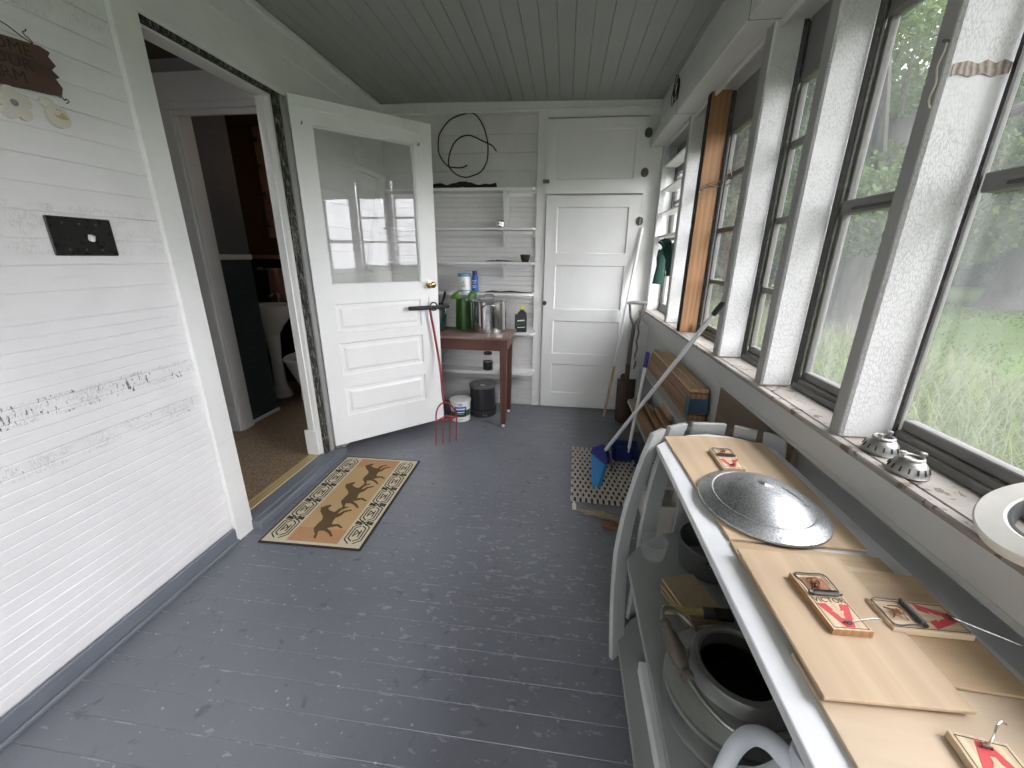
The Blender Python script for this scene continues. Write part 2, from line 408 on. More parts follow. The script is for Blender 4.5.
# floor
mb=MB(); prof=board_profile(YB,YF,.0975,.003,0,.003)
prof=[(YB+(a-YB),d) for a,d in prof]
off=math.ceil((YB+10)/.0975)*.0975-10-YB
prof=[(YB,0)]+[(a+off,d) for a,d in board_profile(YB,YF-off,.0975,.002,0,.0022)]
board_wall(mb,prof,lambda a,d,t:(t,a,-d),-1.66,.82)
mb.box(-1.70,.84,YB,YF+.02,-.12,-.006)
struct(mb.build('floor',M['floor'],recalc=False))
# ceiling
mb=MB(); board_wall(mb,board_profile(-1.66,.78,.0975,.005,0,.0028),lambda a,d,t:(a,t,ceil_z(a)+d),YB,YF)
mb.box(-1.75,1.15,YB-.2,YF+.2,2.72,2.86)
struct(mb.build('ceiling',M['ceiling'],recalc=False))
# left wall: boards before the doorway, over it and past it
DY0, DY1, DZ = 1.655, 2.475, 2.315
mb=MB(); f=lambda a,d,t:(XL-d,t,a)
board_wall(mb,board_profile(.085,1.245,.082,.004,1),f,YB,1.56)
board_wall(mb,board_profile(1.245,ZC,.164,.004,1,.0025),f,YB,1.56)
board_wall(mb,board_profile(DZ+.03,ZC,.19,.004,0),f,1.64,YF)
board_wall(mb,board_profile(.0,DZ+.03,.164,.004,1),f,2.49,YF)
mb.box(-1.775,-1.67,YB,DY0,0,ZC); mb.box(-1.775,-1.67,DY0,DY1,DZ+.02,ZC); mb.box(-1.775,-1.67,DY1,YF,0,ZC)
struct(mb.build('wall_left',M['wall_left'],recalc=False))
mb=MB(); mb.cbox(XL,XL+.018,YB,1.545,0,.082,.004); mb.cbox(XL+.018,XL+.034,YB,1.545,0,.022,.006)
struct(mb.build('baseboard_left',M['base']))
mb=MB(); mb.cbox(XL,XL+.022,1.545,1.655,0,ZC-.002,.003)
struct(mb.build('trim_1',M['white']))
mb=MB(); mb.cbox(XL-.004,XL+.012,1.655,2.50,DZ+.005,DZ+.03,.003); mb.cbox(XL-.12,XL-.03,DY0,2.43,DZ-.02,DZ+.004,.002)
mb.cbox(XL-.115,XL-.032,2.405,2.44,.06,DZ-.02,.002); mb.cbox(XL-.18,XL-.06,DY0-.012,DY0+.006,.06,DZ-.02,.002)
mb.cbox(XL-.135,XL-.045,2.388,2.41,.06,.25,.003)
mb.cbox(XL-.072,XL-.060,2.396,2.407,.06,DZ-.02,.001)
struct(mb.build('trim_2',M['white']))
mb=MB(); mb.box(XL-.030,XL-.003,2.425,2.50,.05,DZ+.006,0); mb.box(XL-.028,XL+.002,DY0,2.50,DZ-.012,DZ+.006,0)
mb.box(XL-.004,XL+.008,2.462,2.502,.05,DZ+.006,1)
struct(mb.build('trim_3',[M['jamb_rot'],M['post_grey']]))
mb=MB(); mb.cbox(XL-.02,XL+.028,YB,YF,ZC-.045,ZC-.002,.008)
struct(mb.build('trim_4',M['white']))
mb=MB(); mb.cbox(XL-.06,XL+.075,DY0-.01,2.56,0,.05,.006,0); mb.cbox(XL-.055,XL+.035,DY0-.01,2.56,.05,.058,.003,0); mb.cbox(XL-.125,XL-.05,DY0-.01,2.50,0,.062,.004,1)
struct(mb.build('trim_5',[M['base'],M['strip_brass']]))
# far wall
mb=MB(); f=lambda a,d,t:(t,YF+d,a)
board_wall(mb,board_profile(0,2.02,.085,.006,1,.004),f,XL,-.265); board_wall(mb,board_profile(2.02,ZC,.14,.004,0),f,XL,-.265)
mb.box(-1.84,1.05,YF+.012,YF+.16,0,ZC+.02)
struct(mb.build('wall_far',M['wall_far'],recalc=False))
mb=MB(); mb.cbox(-.275,-.19,YF-.018,YF+.01,0,2.60,.003); mb.cbox(-.19,.73,YF-.014,YF+.01,2.545,2.60,.002); mb.cbox(.625,.80,YF-.014,YF+.01,0,2.545,.002)
mb.cbox(XL,.73,YF-.022,YF+.01,2.60,2.685,.006)
mb.tube([(XL,YF-.026,2.605),(.73,YF-.026,2.603)],.009,8)
struct(mb.build('trim_6',M['white']))

def panel_slab(mb, W, z0, z1, y0, y1, panels, mat=0, rec=.012, raised=True, holes=()):
    """a framed slab in local x/z, front face at y0: stiles and rails around recessed (and raised) panels"""
    rects=list(panels)+list(holes)
    xs=sorted({0,W}|{r[0] for r in rects}|{r[1] for r in rects}); zs=sorted({z0,z1}|{r[2] for r in rects}|{r[3] for r in rects})
    inside=lambda x,z: any(r[0]<x<r[1] and r[2]<z<r[3] for r in rects)
    for i in range(len(xs)-1):
        j=0
        while j<len(zs)-1:
            if inside((xs[i]+xs[i+1])/2,(zs[j]+zs[j+1])/2): j+=1; continue
            k=j
            while k+1<len(zs)-1 and not inside((xs[i]+xs[i+1])/2,(zs[k+1]+zs[k+2])/2): k+=1
            mb.box(xs[i],xs[i+1],y0,y1,zs[j],zs[k+1],mat); j=k+1
    for a,b,c,d in panels:
        mb.box(a,b,y0+rec,y1-rec,c,d,mat)
        # quarter-round edge of the frame
        e=.008
        mb.add([(a,y0,c),(b,y0,c),(b,y0,d),(a,y0,d),(a+e,y0+rec,c+e),(b-e,y0+rec,c+e),(b-e,y0+rec,d-e),(a+e,y0+rec,d-e)],[(0,1,5,4),(1,2,6,5),(2,3,7,6),(3,0,4,7)],mat)
        if raised:
            g=.028; h=.045
            mb.add([(a+g,y0+rec,c+g),(b-g,y0+rec,c+g),(b-g,y0+rec,d-g),(a+g,y0+rec,d-g),(a+h,y0+.003,c+h),(b-h,y0+.003,c+h),(b-h,y0+.003,d-h),(a+h,y0+.003,d-h)],[(0,1,5,4),(1,2,6,5),(2,3,7,6),(3,0,4,7),(4,5,6,7)],mat)
# the open entry door (door_1), hinged on the far jamb, standing 45 degrees into the room
d1=bpy.data.objects.new('door_1',None); COL.objects.link(d1); d1.location=(-1.650,2.512,0); d1.rotation_euler=(0,0,math.radians(44.8)); struct(d1,'white half glazed panel door standing open into the porch')
mb=MB(); G=(.112,.768,1.25,2.195)
panel_slab(mb,.905,.085,2.335,-.022,.022,[(.115,.752,.925,1.125),(.115,.752,.615,.85),(.115,.752,.30,.52)],holes=[G])
mb.box(0,.905,-.026,-.02,2.275,2.335)
mb.cbox(.70,.82,-.036,-.022,2.268,2.312,.004)
for x0,x1,z0,z1 in ((.112,.122,1.25,2.195),(.758,.768,1.25,2.195),(.112,.768,1.25,1.262),(.112,.768,2.185,2.195)): mb.cbox(x0,x1,-.017,.017,z0,z1,.003)
mb.build('door_leaf',M['door'],d1)
mb=MB(); mb.box(.118,.762,-.002,.002,1.256,2.19); mb.build('glass_pane',M['door_glass'],d1,recalc=True)
mb=MB(); mb.lathe([(.030,0),(.030,.006),(.014,.010),(.012,.028),(.020,.036),(.026,.046),(.024,.058),(.012,.064),(.0,.065)],24,0,T(.838,-.022,1.235)@RX(PI/2))
mb.cbox(.834,.842,-.088,-.082,1.228,1.242,.001,1)
mb.build('door_knob',[M['brass'],M['black']],d1)
mb=MB(); mb.cbox(.815,.872,-.027,-.020,1.06,1.10,.002); mb.cbox(.82,.828,-.027,-.02,1.0,1.14,.001); mb.cbox(.845,.865,-.027,-.02,1.015,1.03,.001)
mb.build('old_lock_plate',M['door'],d1)
mb=MB()
for x in (.055,.80): mb.tube([(x,-.022,2.19),(x,-.04,2.185),(x,-.045,2.20)],.004,6)
mb.build('hook',M['alu_dark'],d1)
mb=MB(); mb.cbox(.0,.045,-.014,.014,.055,.085,.004); mb.build('hinge',M['alu_dark'],d1)
# closet doors in the far wall
d2=bpy.data.objects.new('door_2',None); COL.objects.link(d2); d2.location=(-.183,YF-.022,0); struct(d2,'tall white five panel closet door in the far wall')
mb=MB(); panel_slab(mb,.803,.008,1.955,-.012,.02,[(.098,.71,1.48,1.865),(.098,.71,.985,1.378),(.098,.71,.555,.875),(.098,.71,.155,.45)],raised=False,rec=.010)
mb.build('door_leaf',M['door'],d2)
mb=MB(); mb.lathe([(.02,0),(.02,.004),(.008,.008),(.008,.02),(.019,.03),(.017,.042),(0,.045)],20,0,T(.012,-.012,1.037)@RX(PI/2)); mb.build('door_knob',M['black'],d2)
def leaf_hinge(z,x,parent,off=0):
    mb=MB(); mb.prism([(-.03,-.012),(-.022,-.028),(-.008,-.034),(.008,-.034),(.022,-.028),(.03,-.012),(.03,.012),(.022,.028),(.008,.034),(-.008,.034),(-.022,.028),(-.03,.012)],0,.004,0,T(x,-.012,z)@RX(PI/2)); mb.tube([(x,-.018,z-.036),(x,-.018,z+.036)],.006,8); mb.build('hinge',M['iron'],parent)
leaf_hinge(1.75,.803,d2); leaf_hinge(.35,.803,d2)
mb=MB(); mb.cbox(-.025,-.008,-.008,0,1.40,1.44,.002); mb.build('latch_plate',M['white'],d2)
d3=bpy.data.objects.new('door_3',None); COL.objects.link(d3); d3.location=(-.195,YF-.022,0); struct(d3,'small white one panel cupboard door above the closet door')
mb=MB(); panel_slab(mb,.818,1.97,2.53,-.014,.02,[(.09,.728,2.08,2.455)],raised=False,rec=.010); mb.build('door_leaf',M['door'],d3)
leaf_hinge(2.415,.818,d3); leaf_hinge(2.125,.818,d3)
mb=MB(); mb.cbox(-.025,.03,-.022,-.014,2.052,2.082,.003); mb.tube([(.002,-.02,2.067),(.002,-.04,2.067)],.008,8); mb.build('latch',M['iron'],d3)

# right wall below the windows, sill, posts, beam
mb=MB(); mb.box(.80,.95,YB,YF,-.1,.985); struct(mb.build('wall_right',M['apron']))
mb=MB(); mb.cbox(.735,.80,YB,YF,.905,.986,.004); mb.cbox(.742,.80,YB,YF,.885,.905,.003); struct(mb.build('trim_7',M['apron']))
mb=MB(); 
mb.cbox(.728,.756,YB,YF,.984,1.0,.004); mb.cbox(.760,.97,YB,YF,.975,.998,.003); mb.box(.75,.77,YB,YF,.97,.990,1)
struct(mb.build('trim_8',[M['sill'],M['frame_dark']]))
posts=[(.48,.60),(1.068,1.118),(1.520,1.575),(1.965,2.035),(2.645,2.700),(3.015,3.065),(-.15,-.10),(-.75,-.70),(-1.4,-1.35)]
k=9
for i,(y0,y1) in enumerate(posts):
    if i in (0,): y0,y1=.50,.55
    mb=MB()
    if i==4:
        mb.cbox(.752,.853,y0,y1,.998,2.33,.003,0); mb.cbox(.748,.752,y0+.004,y1+.004,.998,2.33,.001,1)
        struct(mb.build('trim_%d'%k,[M['pine'],M['twig']]))
    else:
        b=.006
        # inner edge coloured grey for its room-side shade, the sides crazed white
        xo=.881 if i==1 else .856; mb.cbox(.752,xo,y0,y1,.998,2.33,b,0); mb.box(.749,.752,y0+b,y1-b,.998,2.33,1)
        struct(mb.build('trim_%d'%k,[M['post'],M['post_grey']]))
    k+=1
mb=MB(); mb.cbox(.752,.802,3.745,YF,.998,2.31,.004); mb.cbox(.802,.97,3.79,YF,.998,2.31,.003); struct(mb.build('trim_%d'%k,M['post'])); k+=1
mb=MB(); mb.cbox(.648,.765,YB,YF-.002,2.312,2.40,.004,0); mb.box(.770,.99,YB,YF-.002,2.318,2.72,0); mb.box(.71,.78,YB,YF-.002,2.36,2.70,0); mb.cbox(.764,.78,YB,YF-.002,2.29,2.34,.004,0)
for y in (1.95,2.99): mb.box(.647,.766,y,y+.003,2.3115,2.402,1)
struct(mb.build('trim_%d'%k,[M['beam'],M['frame_dark']])); k+=1

# windows: grey aluminium frames of stacked lights between the posts
bays=[(3.065,3.79,'four'),(2.700,3.015,'four'),(2.035,2.645,'four'),(1.575,1.965,'four'),(1.118,1.520,'two'),(.55,1.068,'two'),(-.10,.50,'two'),(-.70,-.15,'two'),(-1.35,-.75,'two'),(YB+.02,-1.40,'two')]
for i,(y0,y1,kind) in enumerate(bays):
    w=bpy.data.objects.new('window_%d'%(i+1),None); COL.objects.link(w); w.location=(.9,(y0+y1)/2,1.0)
    if i not in (0,5):
        mb=MB(); mb.cbox(.857,.880,y1+.012,y1+.028,.998,2.33,.002); mb.build('stop',M['frame_dark'],w,True)
    struct(w,'grey framed window of stacked panes between two posts' if kind=='four' else 'grey double hung storm window between two posts')
    mb=MB(); e=.018
    mb.cbox(.880,.905,y0,y0+e,.998,2.33,.003); y1s=y1 if i!=5 else y1+.03; mb.cbox(.880,.905,y1s-e,y1s,.998,2.33,.003)
    mb.cbox(.868,.93,y0,y1,.998,1.035,.004); mb.cbox(.88,.91,y0+.01,y1-.01,1.035,1.062,.003)
    mb.cbox(.858,.868,y0,y1,.998,1.018,.002); mb.cbox(.872,.915,y0,y1,2.105,2.145,.003)
    mb.box(.866,.872,y0+.004,y0+.014,1.0,2.3,1); mb.box(.866,.872,y1-.014,y1-.004,1.0,2.3,1)
    mb.build('frame',[M['frame'],M['frame_dark']],w,True)
    bars=(1.318,1.605,1.89) if kind=='four' else (1.608,)
    for z in bars:
        t=.012 if kind=='four' else .02
        mb=MB(); mb.cbox(.882 if kind=='four' else .870,.908,y0+e,y1-e,z-t,z+t,.003)
        if kind=='two': mb.cbox(.862,.872,y0+e+.06,y1-e-.06,z-.012,z-.004,.002,1)
        mb.build('rail',[M['frame'],M['frame_dark']],w,True)
    mb=MB(); zs=[1.05]+list(bars)+[2.115]
    for a,b in zip(zs[:-1],zs[1:]): mb.box(.894,.897,y0+e-.01,y1-e+(.01 if i!=5 else .03),a,b,1 if (kind=='two' and a<1.1) else 0)
    mb.build('glass_pane',[M['pane_near'] if kind=='two' else M['pane'],M['pane_low']],w,True)
    mb=MB(); mb.box(.878,.888,y0+e-.02,y1-e+.02,2.12,2.36); mb.build('upper_panel',M['panel_grey'] if kind=='four' else M['beam'],w,True)
# near end wall behind the camera: low wall and a wide screened opening
mb=MB(); mb.box(-1.84,.95,YB-.12,YB,-.1,1.0); mb.box(-1.84,.95,YB-.12,YB,2.15,2.75); mb.box(-1.84,-1.3,YB-.12,YB,1.0,2.15); mb.box(.70,.95,YB-.12,YB,1.0,2.15); mb.box(-.35,-.27,YB-.1,YB-.02,1.0,2.15)
struct(mb.build('wall_near',M['white']))

# unseen wall added behind the camera to shade the window posts
mb=MB(); mb.box(.96,6.5,-2.7,-2.25,-.6,5.0); struct(mb.build('wall_wing',M['apron']))
mb=MB(); mb.box(1.0,1.45,YB,YF+.2,2.50,2.58); struct(mb.build('trim_eave',M['beam']))  # overhang added out of view to cut skylight on the posts
# hallway and washroom beyond the doorway
mb=MB(); mb.box(-3.6,XL-.12,.4,4.2,-.05,.058); struct(mb.build('floor_hall',M['vinyl']))
mb=MB(); mb.box(-3.6,-1.84,.4,4.2,2.62,2.7); struct(mb.build('ceiling_hall',M['hall_ceiling']))
mb=MB(); mb.box(-3.6,-3.45,.4,4.2,0,2.7); mb.box(-3.6,-1.84,.3,.4,0,2.7); struct(mb.build('wall_hall',M['hall_grey']))
mb=MB(); mb.box(-3.45,-2.70,2.71,2.80,.05,2.62); mb.box(-2.70,-1.84,2.71,2.80,2.38,2.62); struct(mb.build('wall_hall_far',M['hall_grey']))
mb=MB(); mb.cbox(-2.73,-2.585,2.685,2.71,.05,2.36,.004); mb.cbox(-2.62,-2.565,2.70,2.815,.05,2.33,.003); mb.cbox(-2.735,-2.58,2.680,2.712,.05,.26,.004)
mb.cbox(-2.76,-1.84,2.682,2.71,2.335,2.375,.004); mb.cbox(-2.73,-1.84,2.69,2.71,2.30,2.335,.003); mb.cbox(-3.45,-1.84,2.685,2.71,2.375,2.54,.003)
mb.cbox(-2.578,-2.572,2.72,2.735,.82,1.0,.001,1)
struct(mb.build('trim_hall',[M['hall_white'],M['iron']]))
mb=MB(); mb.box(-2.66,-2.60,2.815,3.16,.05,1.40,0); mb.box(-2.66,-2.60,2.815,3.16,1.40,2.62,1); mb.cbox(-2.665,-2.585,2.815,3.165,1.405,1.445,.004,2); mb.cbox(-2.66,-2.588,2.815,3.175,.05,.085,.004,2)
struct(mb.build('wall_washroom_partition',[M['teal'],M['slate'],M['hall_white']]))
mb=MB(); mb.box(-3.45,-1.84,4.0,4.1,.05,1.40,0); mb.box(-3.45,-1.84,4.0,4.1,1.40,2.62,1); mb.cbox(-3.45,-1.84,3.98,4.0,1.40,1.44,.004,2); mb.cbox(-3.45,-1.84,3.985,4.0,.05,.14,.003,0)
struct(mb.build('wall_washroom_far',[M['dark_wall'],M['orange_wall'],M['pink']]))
# ------------------------------------------------------------------ things at the left
r=root('light_switch_plate','black double plate with one pale toggle on the left wall','switch plate',(XL,1.262,1.50))
mb=MB(); mb.cbox(0,.007,-.098,.098,-.062,.062,.003); 
for y in (-.055,.045): mb.lathe([(.022,0),(.022,.0012),(.0,.0012)],20,0,T(.007,y,0)@RY(PI/2))
for y in (-.055,.045,-.005):
    for z in (.042,-.042): mb.lathe([(.004,0),(.003,.002),(0,.002)],8,1,T(.007,y,z)@RY(PI/2))
mb.build('plate',[M['plate_black'],M['iron']],r)
mb=MB(); mb.cbox(.006,.024,-.001,.011,-.008,.012,.002,0,T(0,.01,0)@RY(.35)); mb.build('toggle',M['white_plastic'],r)
# hanging wooden sign with its ornaments
SW=T(XL,0,0)@Matrix(((0,0,1,0),(1,0,0,0),(0,1,0,0),(0,0,0,1)))      # plan (y,z) -> on the wall
r=root('wooden_sign','dark brown jagged wooden sign hanging by wire on the left wall','sign',(XL,1.15,1.98))
P=[(1.196,2.045),(1.235,2.049),(1.285,2.054),(1.31,2.047),(1.302,2.033),(1.317,2.014),(1.302,1.998),(1.318,1.983),(1.306,1.975),(1.318,1.954),(1.31,1.931),(1.288,1.927),(1.231,1.922),(1.157,1.912),(1.06,1.915),(.99,1.925),(.985,1.95),(1.0,1.968),(.98,1.985),(.995,2.005),(.982,2.03),(1.0,2.043),(1.1,2.04)]
mb=MB(); mb.prism(P,.004,.020,0,SW)
for t,y,z,s in (('WELCOME',1.150,2.022,.045),('TO OUR',1.165,1.985,.045),('FARM',1.17,1.946,.045)): mb.text(t,s,SW@T(y,z,.0202)@Matrix.Rotation(.03,4,'Z'),1,.0006)
mb.build('board',[M['sign_wood'],M['twig']],r,True)
mb=MB(); mb.tube([(XL+.012,y,z) for y,z in [(1.02,2.045),(1.08,2.10),(1.16,2.098),(1.207,2.083),(1.226,2.077),(1.247,2.066),(1.275,2.056),(1.27,2.066),(1.262,2.07),(1.258,2.078),(1.266,2.084),(1.268,2.09)]],.0014,6)
mb.tube([(XL+.012,y,z) for y,z in [(1.30,1.934),(1.308,1.926),(1.314,1.931),(1.32,1.922),(1.326,1.928),(1.331,1.921),(1.322,1.914)]],.0014,6)
mb.build('hanging_wire',M['vine'],r,True)
r=root('hanging_flower_ornament','white flower cutout with grey centre hanging under the brown sign','ornament',(XL,1.178,1.87))
poly=[]
for i in range(60):
    a=2*PI*i/60; rr=.030+.017*abs(math.cos(2.5*(a-.4)))**.7; poly.append((1.178+rr*math.cos(a),1.869+rr*math.sin(a)))
mb=MB(); mb.prism(poly,.005,.015,0,SW); mb.build('petals',M['flower_white'],r,True)
mb=MB(); mb.lathe([(.009,0),(.008,.003),(0,.004)],16,0,SW@T(1.178,1.871,.015)); mb.build('centre',M['panel_grey'],r,True)
r=root('hanging_egg_ornament','white egg shaped cutout with a yellow bird beside the flower ornament','ornament',(XL,1.29,1.87))
mb=MB(); mb.prism([(1.288+.031*math.cos(a)*(1-.12*math.sin(a)),1.868+.034*math.sin(a)) for a in [2*PI*i/40 for i in range(40)]],.004,.014,0,SW)
mb.prism([(1.270+.020*math.cos(a),1.900+.016*math.sin(a)) for a in [2*PI*i/24 for i in range(24)]],.004,.011,0,SW)
mb.build('egg',M['flower_white'],r,True)
mb=MB(); mb.prism([(1.276,1.872),(1.284,1.868),(1.292,1.872),(1.298,1.880),(1.304,1.876),(1.309,1.871),(1.314,1.865),(1.306,1.862),(1.298,1.860),(1.29,1.861),(1.28,1.864)],.014,.0155,0,SW)
for y in (1.287,1.295): mb.lathe([(.0016,0),(0,.001)],8,1,SW@T(y,1.886,.014))
mb.build('painted_bird',[M['tan_handle'],M['ink']],r,True)

# horse rug: cream border bands with a knotted pattern, tan field with three running horses
rug=root('horse_rug','tan rug with three brown running horses in front of the doorway','rug',(-1.262,2.026,.002),math.radians(1.2))
W,Lh=.565,.945; mb=MB()
mb.cbox(-W/2,W/2,-Lh/2,Lh/2,0,.007,.002,0)
mb.box(-W/2+.012,W/2-.012,-Lh/2+.012,Lh/2-.012,.0065,.0078,1)
mb.box(-.142,.142,-Lh/2+.03,Lh/2-.03,.007,.0084,2)
mb.box(-.142,.142,-Lh/2+.03,-Lh/2+.14,.0078,.0086,4); mb.box(-.142,.142,Lh/2-.14,Lh/2-.03,.0078,.0086,4)
def band(cx):
    z0,z1=.0076,.0086
    def bar(x0,y0,x1,y1,w=.0065):
        d=Vector((x1-x0,y1-y0)); d.normalize(); n=Vector((-d.y,d.x))*w/2
        mb.prism([(cx+x0+n.x,y0+n.y),(cx+x1+n.x,y1+n.y),(cx+x1-n.x,y1-n.y),(cx+x0-n.x,y0-n.y)],z0,z1,3)
    n=5; s=(Lh-.07)/n
    for i in range(n):
        c=-Lh/2+.035+s*(i+.5)
        for sx in (-1,1):
            bar(sx*.046,c-s*.30,sx*.046,c+s*.30); bar(sx*.030,c-s*.24,sx*.030,c+s*.24)
            bar(sx*.046,c+s*.30,sx*.012,c+s*.47); bar(sx*.046,c-s*.30,sx*.012,c-s*.47)
            bar(sx*.030,c+s*.24,sx*.004,c+s*.36); bar(sx*.030,c-s*.24,sx*.004,c-s*.36)
        bar(-.014,c-s*.16,-.014,c+s*.16); bar(.014,c-s*.16,.014,c+s*.16)
        bar(-.014,c+s*.16,.014,c-s*.02,.005); bar(.014,c+s*.10,-.014,c-s*.12,.005)
        if i<n-1:
            e=c+s*.5
            for sx in (-1,1): mb.prism([(cx+sx*.05,e-.016),(cx+sx*.05,e+.016),(cx+sx*.014,e+.005),(cx+sx*.014,e-.005)],z0,z1,3)
            bar(-.02,e-.02,.02,e+.02); bar(.02,e-.02,-.02,e+.02)
band(-.206); band(.206)
HORSE=[(-.50,.10),(-.60,.02),(-.72,.00),(-.78,-.08),(-.66,-.06),(-.54,-.02),(-.47,.0),(-.44,-.12),(-.52,-.26),(-.66,-.40),(-.62,-.43),(-.45,-.30),(-.33,-.14),(-.30,-.20),(-.22,-.34),(-.30,-.48),(-.25,-.50),(-.13,-.34),(-.16,-.18),(.0,-.14),(.12,-.14),(.22,-.22),(.40,-.26),(.50,-.40),(.55,-.37),(.46,-.20),(.30,-.13),(.36,-.10),(.52,-.12),(.64,-.24),(.68,-.20),(.56,-.04),(.38,.0),(.40,.10),(.46,.20),(.54,.26),(.66,.22),(.70,.28),(.62,.38),(.56,.42),(.54,.48),(.50,.43),(.38,.40),(.26,.30),(.14,.20),(.0,.15),(-.2,.17),(-.38,.17)]
for cy,cx,sc in ((-.262,-.012,.20),(-.005,.008,.20),(.252,.02,.19)):
    # horses run along the rug, feet towards the right hand border
    mb.prism([(cx-y_*sc*1.15,cy+x_*sc) for x_,y_ in HORSE],.0082,.0092,5)
mb.build('rug_pile',[M['rug_black'],M['rug_cream'],M['rug_tan'],M['rug_black'],M['rug_rust'],M['rug_brown']],rug)

# red fork hooked on the door edge
fk=root('garden_fork','dark red four tined garden fork with black cross handle leaning on the open door','garden fork',(-.88,2.81,0))
tips=[Vector((-.948,2.752,0)),Vector((-.902,2.787,0)),Vector((-.857,2.824,0)),Vector((-.812,2.862,0))]
top=[t+Vector((-.002,.05,.200)) for t in tips]
mb=MB()
for a,b in zip(tips,top):
    mb2=MB(); mb2.tube([a+Vector((0,0,.004)),a.lerp(b,.12),b],[.002,.0055,.0058],8); mb2.build('tine',M['red'],fk,True)
mid=(top[0]+top[3])/2; u=(top[3]-top[0]).normalized(); hw=(top[3]-top[0]).length/2; up=Vector((-.025,.025,.14)).normalized()
mb.tube([mid+u*hw*math.cos(a)*1.0+up*(.135*math.sin(a)) for a in [PI*i/14 for i in range(15)]],.0065,8)
mb.tube([top[0],top[3]],.006,8); mb.tube([top[1]+Vector((0,0,.0)),(top[1]+top[2])/2+Vector((.02,-.02,.005)),top[3]],.005,8); mb.tube([top[0],mid+up*.03,top[3]],.005,8)
mb.build('bow',M['red'],fk,True)
apex=mid+up*.135
mb=MB(); hd=Vector((-1.037,3.040,1.062))
mb.tube([apex,apex.lerp(hd,.10),Vector((-.985,3.058,.62)),hd.lerp(Vector((-.985,3.058,.62)),.1),hd],[.0085,.0085,.0095,.0095,.0095],10)
mb.build('shaft',M['red'],fk,True)
mb=MB(); d=Vector((.253,.252,-.006)); d.normalize(); mb.tube([hd-d*.175,hd-d*.17,hd+d*.165,hd+d*.17],[.012,.0155,.0155,.012],12); mb.build('cross_handle',M['black'],fk,True)
mb=MB(); c=hd+Vector((.02,.0,.012)); mb.tube([c+d*.03*math.cos(a)+Vector((0,0,.03))*math.sin(a)+Vector((.02,-.02,0)) for a in [2*PI*i/16 for i in range(16)]],.006,8,closed=True); mb.build('hanging_loop',M['black'],fk,True)

# washroom fittings seen through the doorway
r=root('pedestal_sink','white pedestal sink in the dark washroom beyond the doorway','sink',(-2.83,3.54,.058))
def oval(rx,ry,z,n=28,cx=0,cy=0): return [(cx+rx*math.cos(2*PI*i/n),cy+ry*math.sin(2*PI*i/n),z) for i in range(n)]
mb=MB(); mb.loft([oval(.06,.06,.62),oval(.12,.11,.72),oval(.19,.16,.80),oval(.235,.20,.89),oval(.245,.21,.925),oval(.235,.20,.93),oval(.20,.165,.925),oval(.17,.14,.85),oval(.06,.05,.80)]); mb.build('basin',M['porcelain'],r)
mb=MB(); mb.loft([oval(.10,.10,0),oval(.095,.09,.04),oval(.06,.06,.12),oval(.05,.05,.4),oval(.07,.07,.64)]); mb.build('pedestal',M['porcelain'],r)
mb=MB(); mb.tube([(0,.17,.93),(0,.17,1.02),(0,.12,1.04),(0,.06,1.0)],.012,8); mb.build('tap',M['chrome'],r)
r=root('toilet','white toilet with chrome flush lever behind the pedestal sink','toilet',(-2.52,3.74,.058))
mb=MB(); mb.cbox(-.22,.22,.02,.22,.42,.80,.03,seg=3); mb.build('tank',M['porcelain'],r)
mb=MB(); mb.cbox(-.235,.235,.005,.235,.80,.835,.012,seg=2); mb.build('tank_lid',M['porcelain'],r)
mb=MB(); mb.loft([oval(.12,.18,0,cy=-.12),oval(.10,.15,.12,cy=-.12),oval(.16,.22,.30,cy=-.14),oval(.19,.25,.40,cy=-.15),oval(.17,.23,.405,cy=-.15)]); mb.build('bowl',M['porcelain'],r)
mb=MB(); mb.loft([oval(.195,.26,.405,cy=-.15),oval(.20,.265,.42,cy=-.15),oval(.19,.25,.435,cy=-.15)]); mb.build('seat_lid',M['porcelain'],r)
mb=MB(); mb.tube([(-.15,.02,.74),(-.15,-.012,.74),(-.08,-.015,.725)],.009,8); mb.build('flush_lever',M['chrome'],r)
r=root('towel_bar','chrome towel bar on the washroom far wall','towel bar',(-2.97,3.985,1.30))
mb=MB(); mb.tube([(-.22,-.05,0),(.22,-.05,0)],.008,8); 
for x in (-.22,.22): mb.tube([(x,.012,0),(x,-.055,0)],.011,8); mb.lathe([(.025,0),(.02,.01),(0,.01)],16,0,T(x,.012,0)@RX(PI/2))
mb.build('bar',M['chrome'],r)
tw=MB(); rings=[]
for z,dy in ((-.33,-.075),(-.1,-.066),(0,-.064),(.012,-.05),(0,-.036),(-.12,-.033),(-.25,-.036)):
    rings.append([(x,dy+.006*math.sin(x*60+z*8),z) for x in [-.09+.02*i for i in range(11)]])
vs=[p for r_ in rings for p in r_]; fs=[(i*11+j,i*11+j+1,(i+1)*11+j+1,(i+1)*11+j) for i in range(6) for j in range(10)]
tw.add(vs,fs,0,T(-2.97,3.985,1.30),True); o=tw.build('hand_towel',M['pink']); o.modifiers.new('thick','SOLIDIFY').thickness=.005
tag(o,'pink hand towel folded over the towel bar in the washroom','towel')
r=root('coat_hook_board','peach painted upright board with dark knobs on the washroom wall','hook board',(-2.965,3.97,2.15))
mb=MB(); mb.cbox(-.045,.045,0,.03,-.54,.45,.004); mb.build('board',M['peach'],r)
for z in (-.42,-.14,.1,.33):
    mb=MB(); mb.lathe([(.014,0),(.014,.02),(.024,.03),(.018,.045),(0,.048)],14,0,T(0,0,z)@RX(PI/2)); mb.build('knob',M['iron'],r)
